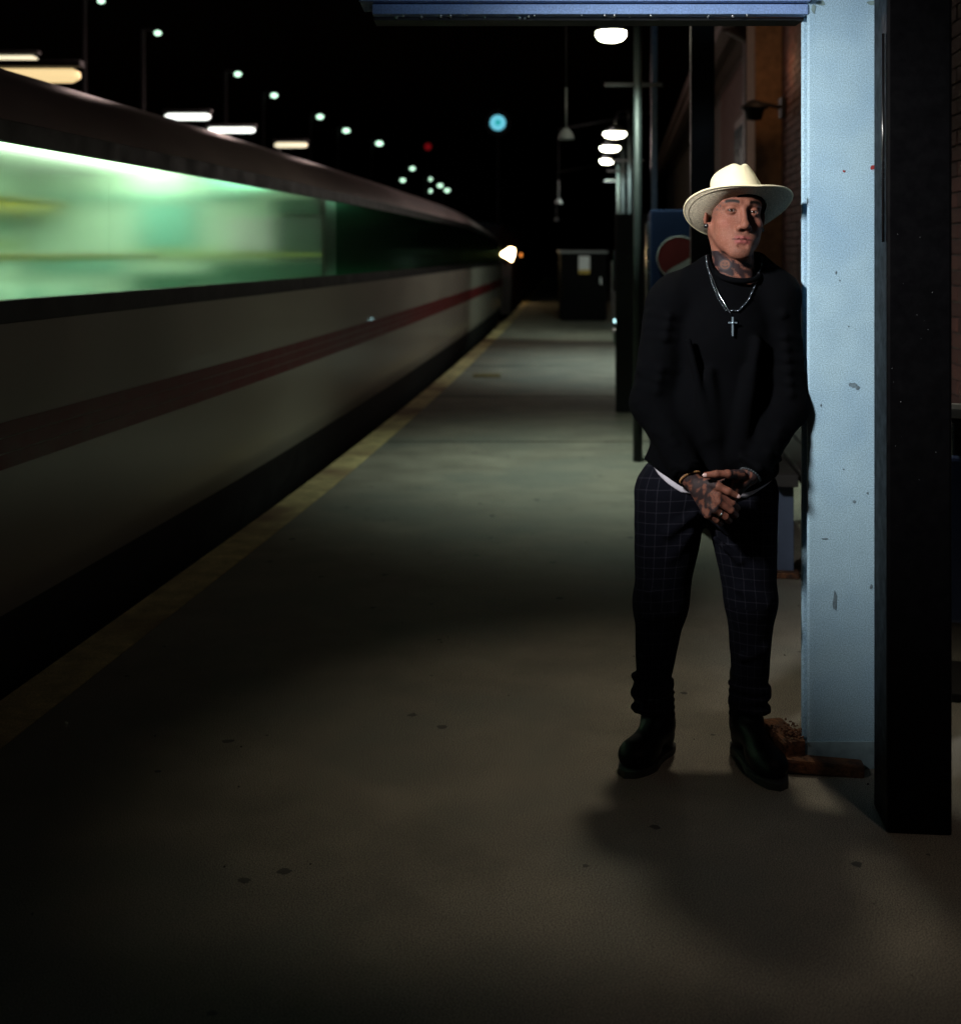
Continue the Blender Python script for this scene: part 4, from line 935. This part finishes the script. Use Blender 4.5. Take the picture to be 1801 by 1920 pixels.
# white shirt tail showing below the sweatshirt hem
M['white_cloth'] = mat('white shirt cloth', (0.62, 0.60, 0.68), 0.85, var=0.05)
Sh = Field(ar(0.42, 0.96, 0.004), ar(3.6, 4.0, 0.004), ar(0.78, 0.98, 0.004))
Sh.ell(WW(1330, 880, 0.01), (0.192, 0.138, 0.16), 0.0)
hx2 = np.array([(p - 900.5) / F * (Y0 - 0.1) for p in (1150, 1205, 1222, 1237, 1254, 1276, 1340, 1400, 1460, 1500)]); hz2 = np.array([CH + (475 - q) / F * (Y0 - 0.1) for q in (770, 800, 868, 894, 911, 924, 930, 934, 906, 878)])
Sh.op(lambda X, Y, Z: Z - np.interp(X, hx2, hz2).astype(np.float32) + 0 * Y, (0.42, 3.6, 0.78), (0.96, 4.0, 0.98), 0.004, 's')
V, Q = Sh.mesh(); np_mesh('shirt_tail', V - np.array(mo), Q, M['white_cloth'], man, smooth_iter=1)

# trousers
def trouser_mat():
    m = bpy.data.materials.new('checked trouser cloth'); m.use_nodes = True; t = m.node_tree; b = t.nodes['Principled BSDF']
    a = t.nodes.new('ShaderNodeAttribute'); a.attribute_name = 'cloth_uv'; sp = t.nodes.new('ShaderNodeSeparateXYZ'); t.links.new(a.outputs['Vector'], sp.inputs[0])
    def line(o_, per, wd_, sharp):
        x = t.nodes.new('ShaderNodeMath'); x.operation = 'PINGPONG'; t.links.new(o_, x.inputs[0]); x.inputs[1].default_value = per / 2
        y = t.nodes.new('ShaderNodeMapRange'); t.links.new(x.outputs[0], y.inputs['Value']); y.inputs['From Min'].default_value = wd_; y.inputs['From Max'].default_value = wd_ * sharp; y.inputs['To Min'].default_value = 1; y.inputs['To Max'].default_value = 0
        return y.outputs['Result']
    l1 = line(sp.outputs['X'], 0.035, 0.0010, 1.9); l2 = line(sp.outputs['Y'], 0.033, 0.0010, 1.9)
    ad = t.nodes.new('ShaderNodeMath'); ad.operation = 'ADD'; ad.use_clamp = False; t.links.new(l1, ad.inputs[0]); t.links.new(l2, ad.inputs[1])
    mu = t.nodes.new('ShaderNodeMath'); mu.operation = 'MULTIPLY'; t.links.new(ad.outputs[0], mu.inputs[0]); mu.inputs[1].default_value = 0.6; mu.use_clamp = True
    mx = t.nodes.new('ShaderNodeMix'); mx.data_type = 'RGBA'; t.links.new(mu.outputs[0], mx.inputs['Factor']); mx.inputs['A'].default_value = (0.0045, 0.005, 0.0085, 1); mx.inputs['B'].default_value = (0.022, 0.022, 0.031, 1)
    t.links.new(mx.outputs['Result'], b.inputs['Base Color']); b.inputs['Roughness'].default_value = 0.95; b.inputs['Specular IOR Level'].default_value = 0.06
    return m
Tr = Field(ar(0.40, 0.99, 0.0045), ar(3.62, 4.06, 0.0045), ar(0.14, 0.96, 0.0045))
Tr.ell(WW(1325, 905, 0.02), (0.192, 0.125, 0.12), 0.0)
kL, kR = knL, knR
Tr.cone(WW(1258, 930, 0.02), knL, 0.112, 0.077, 0.03); Tr.cone(knL, WW(1222, 1295, 0.03), 0.077, 0.048, 0.03); Tr.cone(WW(1222, 1290, 0.03), WW(1222, 1325, 0.035), 0.058, 0.052, 0.01)
Tr.cone(WW(1388, 930, 0.02), knR, 0.112, 0.074, 0.03); Tr.cone(knR, WW(1405, 1305, 0.03), 0.074, 0.049, 0.03); Tr.cone(WW(1404, 1300, 0.03), WW(1400, 1332, 0.035), 0.060, 0.050, 0.01)
for cx, ys_, sg in ((1222, (1272, 1290, 1306, 1320), 1), (1404, (1285, 1304, 1322), -1)):
    for i, yy in enumerate(ys_):
        R_t = 0.0525; s_ = -1 if i % 2 else 1
        for k in range(9):
            a0 = -PI + k * PI / 8 - 0.0; a1 = a0 + PI / 8
            p = lambda a: WW(cx, yy + s_ * 5 * math.cos(a), 0.03) + Vector((R_t * math.cos(a), R_t * math.sin(a), 0))
            Tr.cone(p(a0), p(a1), 0.0125, 0.0115, 0.007)
for (x0, y0, x1, y1, dy) in ((1300, 965, 1250, 1000, -0.085), (1325, 965, 1372, 1005, -0.085), (1215, 1110, 1265, 1140, -0.07), (1385, 1105, 1435, 1130, -0.075), (1210, 1160, 1262, 1150, -0.07), (1295, 1000, 1255, 1045, -0.075), (1340, 1010, 1385, 1050, -0.08), (1205, 1230, 1245, 1215, -0.04), (1390, 1235, 1432, 1215, -0.045)):
    Tr.cone(WW(x0, y0, dy), WW(x1, y1, dy), 0.008, 0.011, 0.02)
V, Q = Tr.mesh()
V = V + 0.0018 * np.stack([nz3(V, 55, 31), nz3(V, 55, 32), nz3(V, 70, 33)], 1)
uv = np.zeros((len(V), 2)); best = np.full(len(V), 9.0)
for chn in ((WW(1258, 880, 0.02), knL, WW(1222, 1340, 0.03)), (WW(1388, 880, 0.02), knR, WW(1404, 1340, 0.03))):
    for a, b in zip(chn, chn[1:]):
        a_, b_ = np.array(a), np.array(b); t = np.clip(((V - a_) @ (b_ - a_)) / ((b_ - a_) @ (b_ - a_)), 0, 1); q = V - a_ - t[:, None] * (b_ - a_); d = np.linalg.norm(q, axis=1); m = d < best
        uv[m, 0] = (np.arctan2(q[m, 0], -q[m, 1]) * 0.092) + a_[0] * 1.3; best = np.minimum(best, d)
uv[:, 1] = V[:, 2] + 0.10 * (V[:, 1] - Y0) + 0.004 * nz3(V, 25, 34) + 0.25 * (V[:, 0] - 0.66) ** 2
np_mesh('trousers', V - np.array(mo), Q, trouser_mat(), man, uv=uv, smooth_iter=2)

# boots
M['leather'] = mat('black boot leather', (0.0020, 0.0022, 0.0032), 0.5, var=0.2, vscale=30, bump=0.15, bscale=150, spec=0.07)
M['sole'] = mat('black rubber sole', (0.010, 0.010, 0.011), 0.7)
for an, heel, toe in ((WW(1223, 1330, 0.03), Vector((0.553, 3.905, 0)), Vector((0.445, 3.745, 0))), (WW(1399, 1335, 0.03), Vector((0.800, 3.90, 0)), Vector((0.838, 3.665, 0)))):
    d = (toe - heel).normalized(); sd = Vector((-d.y, d.x, 0)); x0 = min(heel.x, toe.x) - 0.08; y0 = min(heel.y, toe.y) - 0.08
    Bo = Field(ar(x0, x0 + 0.30, 0.0035), ar(y0, max(heel.y, toe.y) + 0.09, 0.0035), ar(0.0, 0.32, 0.0035))
    up = Vector((0, 0, 1)); L = (toe - heel).length
    R = Matrix((d, sd, up)).transposed()
    Bo.cone(Vector((an.x, an.y, 0.25)), heel + d * 0.015 + up * 0.10, 0.051, 0.047, 0.02)
    Bo.ell(heel + d * 0.01 + up * 0.055, (0.055, 0.040, 0.052), 0.02, 'u', R)
    Bo.cone(heel + d * 0.04 + up * 0.095, heel + d * (L * 0.62) + up * 0.055, 0.044, 0.036, 0.03)
    Bo.ell(heel + d * (L * 0.72) + up * 0.048, (0.080, 0.052, 0.042), 0.025, 'u', R)
    Bo.ell(heel + d * (L * 0.88) + up * 0.046, (0.058, 0.050, 0.041), 0.02, 'u', R)
    Bo.op(lambda X, Y, Z: Z - 0.022 + 0 * X + 0 * Y, (x0, y0, 0), (x0 + 0.3, y0 + 0.5, 0.03), 0.004, 's')
    for q in range(4): c = heel + d * (0.02) + up * (0.13 + 0.022 * q); Bo.cone(c + sd * 0.046, c + d * 0.05, 0.006, 0.005, 0.012); Bo.cone(c + d * 0.05, c - sd * 0.046, 0.005, 0.006, 0.012)
    V, Q = Bo.mesh(); bt = np_mesh('boot', V - np.array(mo), Q, M['leather'], man, smooth_iter=2)
    prof = [(-0.052, 0.030), (-0.056, 0), (0.05, 0.036), (L * 0.5, 0.040), (L * 0.72, 0.053), (L * 0.88, 0.050), (L + 0.045, 0.026), (L + 0.054, 0.0)]
    pts = []
    for i in range(40):
        a = 2 * PI * i / 40; tt = (1 - math.cos(a)) / 2; xx_ = -0.052 + tt * (L + 0.106)
        hw_ = np.interp(xx_, [-0.052, -0.04, 0.0, 0.06, L * 0.45, L * 0.75, L * 0.95, L + 0.035, L + 0.054], [0.0, 0.028, 0.042, 0.040, 0.042, 0.055, 0.050, 0.030, 0.0])
        pts.append(heel + d * xx_ + sd * (hw_ if a < PI else -hw_))
    vv = [p + up * 0.001 - mo for p in pts] + [p + up * 0.020 - mo for p in pts]
    raw('sole', vv, [tuple(range(40))[::-1], tuple(range(40, 80))] + [(i, (i + 1) % 40, 40 + (i + 1) % 40, 40 + i) for i in range(40)], M['sole'], bt)
    mb = MB()
    for q in range(5):
        c = heel + d * (L * 0.52 - 0.022 * q) + up * (0.098 + 0.017 * q); mb.tube([c + sd * 0.022, c + d * 0.006 + up * 0.006, c - sd * 0.022], 0.0022, 6)
    mb.build('laces', M['sole'], bt, True)

# hat
M['straw'] = mat('cream straw', (0.88, 0.80, 0.54), 0.8, var=0.05, vscale=20, bump=0.5, bscale=420)
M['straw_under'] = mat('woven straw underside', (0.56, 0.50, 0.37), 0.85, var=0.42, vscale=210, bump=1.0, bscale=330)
hat = empty('hat', H(0.010, 0.010, 0.006) - mo); hat.parent = man
tb = math.radians(25)
HT = HB @ Matrix(((1, 0, 0), (0, math.cos(tb), -math.sin(tb)), (0, math.sin(tb), math.cos(tb)))) @ Ry(math.radians(-4))
def hp(u, v, w_): return HT @ Vector((u, v, w_))
n = 96; AU, AV = 0.0800, 0.104
def brim(r, a, side):
    # r 0..1 from the crown outwards
    R0u, R0v = AU * 0.985, AV * 0.985; ru = R0u + (0.158 - R0u) * r; rv = R0v + (0.172 - R0v) * r
    c, s_ = math.cos(a), math.sin(a)
    z = 0.030 * r ** 2.2 * abs(c) ** 1.5 - 0.014 * r ** 1.5 * max(0, s_) - 0.002 * r + 0.012 * r ** 2 * max(0, -s_)
    return hp(ru * c, rv * s_, z + side)
def grid(name, fn, nu, nv, m, parent):
    vv = [fn(i / nu, 2 * PI * j / nv) for i in range(nu + 1) for j in range(nv)]
    ff = [(i * nv + j, i * nv + (j + 1) % nv, (i + 1) * nv + (j + 1) % nv, (i + 1) * nv + j) for i in range(nu) for j in range(nv)]
    return raw(name, vv, ff, m, parent, True)
brm = grid('brim', lambda r, a: brim(r, a, 0.0016), 10, n, M['straw'], hat)
grid('brim_underside', lambda r, a: brim(r, a, -0.0016), 10, n, M['straw_under'], hat)
mb = MB(); mb.tube([brim(1.0, 2 * PI * j / n, 0) for j in range(n + 1)], 0.0030, 8); mb.build('brim_edge', M['straw'], hat, True)
mb = MB(); mb.tube([brim(0.86, 2 * PI * j / n, -0.0022) for j in range(n + 1)], 0.0011, 5); mb.build('brim_stitching', M['straw_under'], hat, True)
def crown(t, a):
    c, s_ = math.cos(a), math.sin(a)
    if t < 0.72:
        q = t / 0.72; k = 1 - 0.13 * q ** 1.3; z = 0.108 * q; k2 = 1 - 0.17 * q
    else:
        q = (t - 0.72) / 0.28; ph = q * PI / 2; k = 0.87 * math.cos(ph) ** 0.8; k2 = 0.83 * math.cos(ph) ** 0.8; z = 0.108 + 0.030 * math.sin(ph)
    u = AU * k * c; v = AV * k2 * s_
    top = max(0, (t - 0.45) / 0.55)
    z -= top * 0.030 * math.exp(-(u / 0.022) ** 2) * (0.55 + 0.45 * math.exp(-((v - 0.03) / 0.06) ** 2))     # centre crease
    z += top * 0.012 * (v / AV)
    pin = math.exp(-((v - 0.062) / 0.034) ** 2) * top * 0.030; u -= math.copysign(min(pin, abs(u)), u) * (abs(u) / AU) ** 0.5   # front pinch
    return hp(u, v, z + 0.001)
grid('crown', crown, 30, n, M['straw'], hat)
mb = MB()
def band(t, a): return hp(AU * 1.012 * (1 - 0.04 * t) * math.cos(a), AV * 1.012 * (1 - 0.05 * t) * math.sin(a), 0.001 + 0.0075 * t)
grid('hat_band', band, 2, n, M['black_cloth'], hat)
grid('sweat_band', lambda t, a: hp(AU * 0.945 * math.cos(a), AV * 0.945 * math.sin(a), -0.006 + 0.010 * t), 2, n, M['black_cloth'], hat)

# necklace, laid on the shirt and neck
bvs = BVHTree.FromPolygons([tuple(v) for v in swV], [tuple(int(i) for i in q) for q in swQ]); bvb = BVHTree.FromPolygons([tuple(v) for v in bodyV], [tuple(int(i) for i in q) for q in bodyQ])
def onto(px, py):
    d = W(px, py, 1.0) - Vector((0, 0, CH)); d.normalize(); o_ = Vector((0, 0, CH)); ds = []
    for b in (bvs, bvb):
        h = b.ray_cast(o_, d)
        if h[0] is not None: ds.append(h[3])
    return (o_ + d * (min(ds) - 0.005)) if ds else W(px, py, Y0)
def along(pts, step):
    out = []; 
    P = np.array(pts, dtype=float); seg = np.hypot(*np.diff(P, axis=0).T); s_ = np.concatenate([[0], np.cumsum(seg)])
    for q in np.arange(0, s_[-1], step): out.append((np.interp(q, s_, P[:, 0]), np.interp(q, s_, P[:, 1])))
    return out
M['bead'] = mat('glossy black bead', (0.02, 0.025, 0.03), 0.12, var=0.1)
M['bead_gold'] = mat('brown bead', (0.25, 0.13, 0.05), 0.25, var=0.3)
nl = empty('necklace', onto(1372, 592) - mo); nl.parent = man; no = nl.location + mo
long_ = [(1323, 480), (1326, 500), (1334, 530), (1346, 560), (1360, 582), (1384, 583), (1403, 562), (1414, 538), (1422, 512), (1427, 492)]
mb = MB()
for p in along(long_, 4.4): mb.sph(onto(*p) - no, 0.0036 * random.uniform(0.85, 1.1), n=7)
mb.build('beads', M['bead'], nl, True)['kind'] = 'stuff'
mb = MB()
for i, p in enumerate(along(long_, 11.0)): mb.sph(onto(*p) + Vector((0, -0.002, 0)) - no, 0.0030 * random.uniform(0.6, 1.1), n=7)
mb.build('silver_beads', M['silver'], nl, True)['kind'] = 'stuff'
mb = MB(); mb.tube([onto(*p) + Vector((0, -0.002, 0)) - no for p in along([(1325, 496), (1334, 520), (1347, 552), (1372, 594)], 5)], 0.0014, 6)
mb.build('chain', M['silver'], nl, True)
cp = onto(1372, 612) + Vector((0, -0.006, 0)) - no
mb = MB(); mb.box(cp, (0.0050, 0.004, 0.056), bevel=0.001); mb.box(cp + Vector((0, -0.0003, 0.011)), (0.026, 0.0042, 0.0046), bevel=0.001); mb.sph(cp + Vector((0, -0.003, 0.011)), 0.0042, n=8); mb.build('cross', mat('pale steel cross', (0.30, 0.40, 0.48), 0.3, metal=0.7), nl)
# bracelets
for name, el, wr, off, m, r in (('bead_bracelet', elL, wrL, 0.004, M['bead_gold'], 0.0036), ('bracelet', elR, wrR, 0.000, M['bead'], 0.0042)):
    d = (wr - el).normalized(); c = wr + d * off; R = d.to_track_quat('Z', 'Y').to_matrix(); mb = MB()
    for k in range(26):
        a = 2 * PI * k / 26; mb.sph(c + R @ Vector((0.0305 * math.cos(a), 0.0305 * math.sin(a), 0)) - mo, r, n=6)
    o = mb.build(name, m, man, True); o['kind'] = 'stuff'
mb = MB(); mb.torus((mcpR[2] + pipR[2]) / 2 - mo, 0.0105, 0.0014, (pipR[2] - mcpR[2]).to_track_quat('Z', 'Y').to_matrix(), n=20, m=6); mb.build('ring', M['silver'], man, True)

# bits of grit and leaf litter on the concrete
mb = MB(); rg = random.Random(5)
for i in range(130):
    y = rg.uniform(2.6, 9); x = rg.uniform(E(y) + 0.3, 1.6); s_ = rg.uniform(0.001, 0.0036)
    mb.sph((x, y, s_ * 0.4), s_, (1, rg.uniform(0.6, 1.4), 0.6), n=4)
o = mb.build('grit', M['joint']); tag(o, 'dark grit scattered on the concrete', 'grit', kind='stuff')
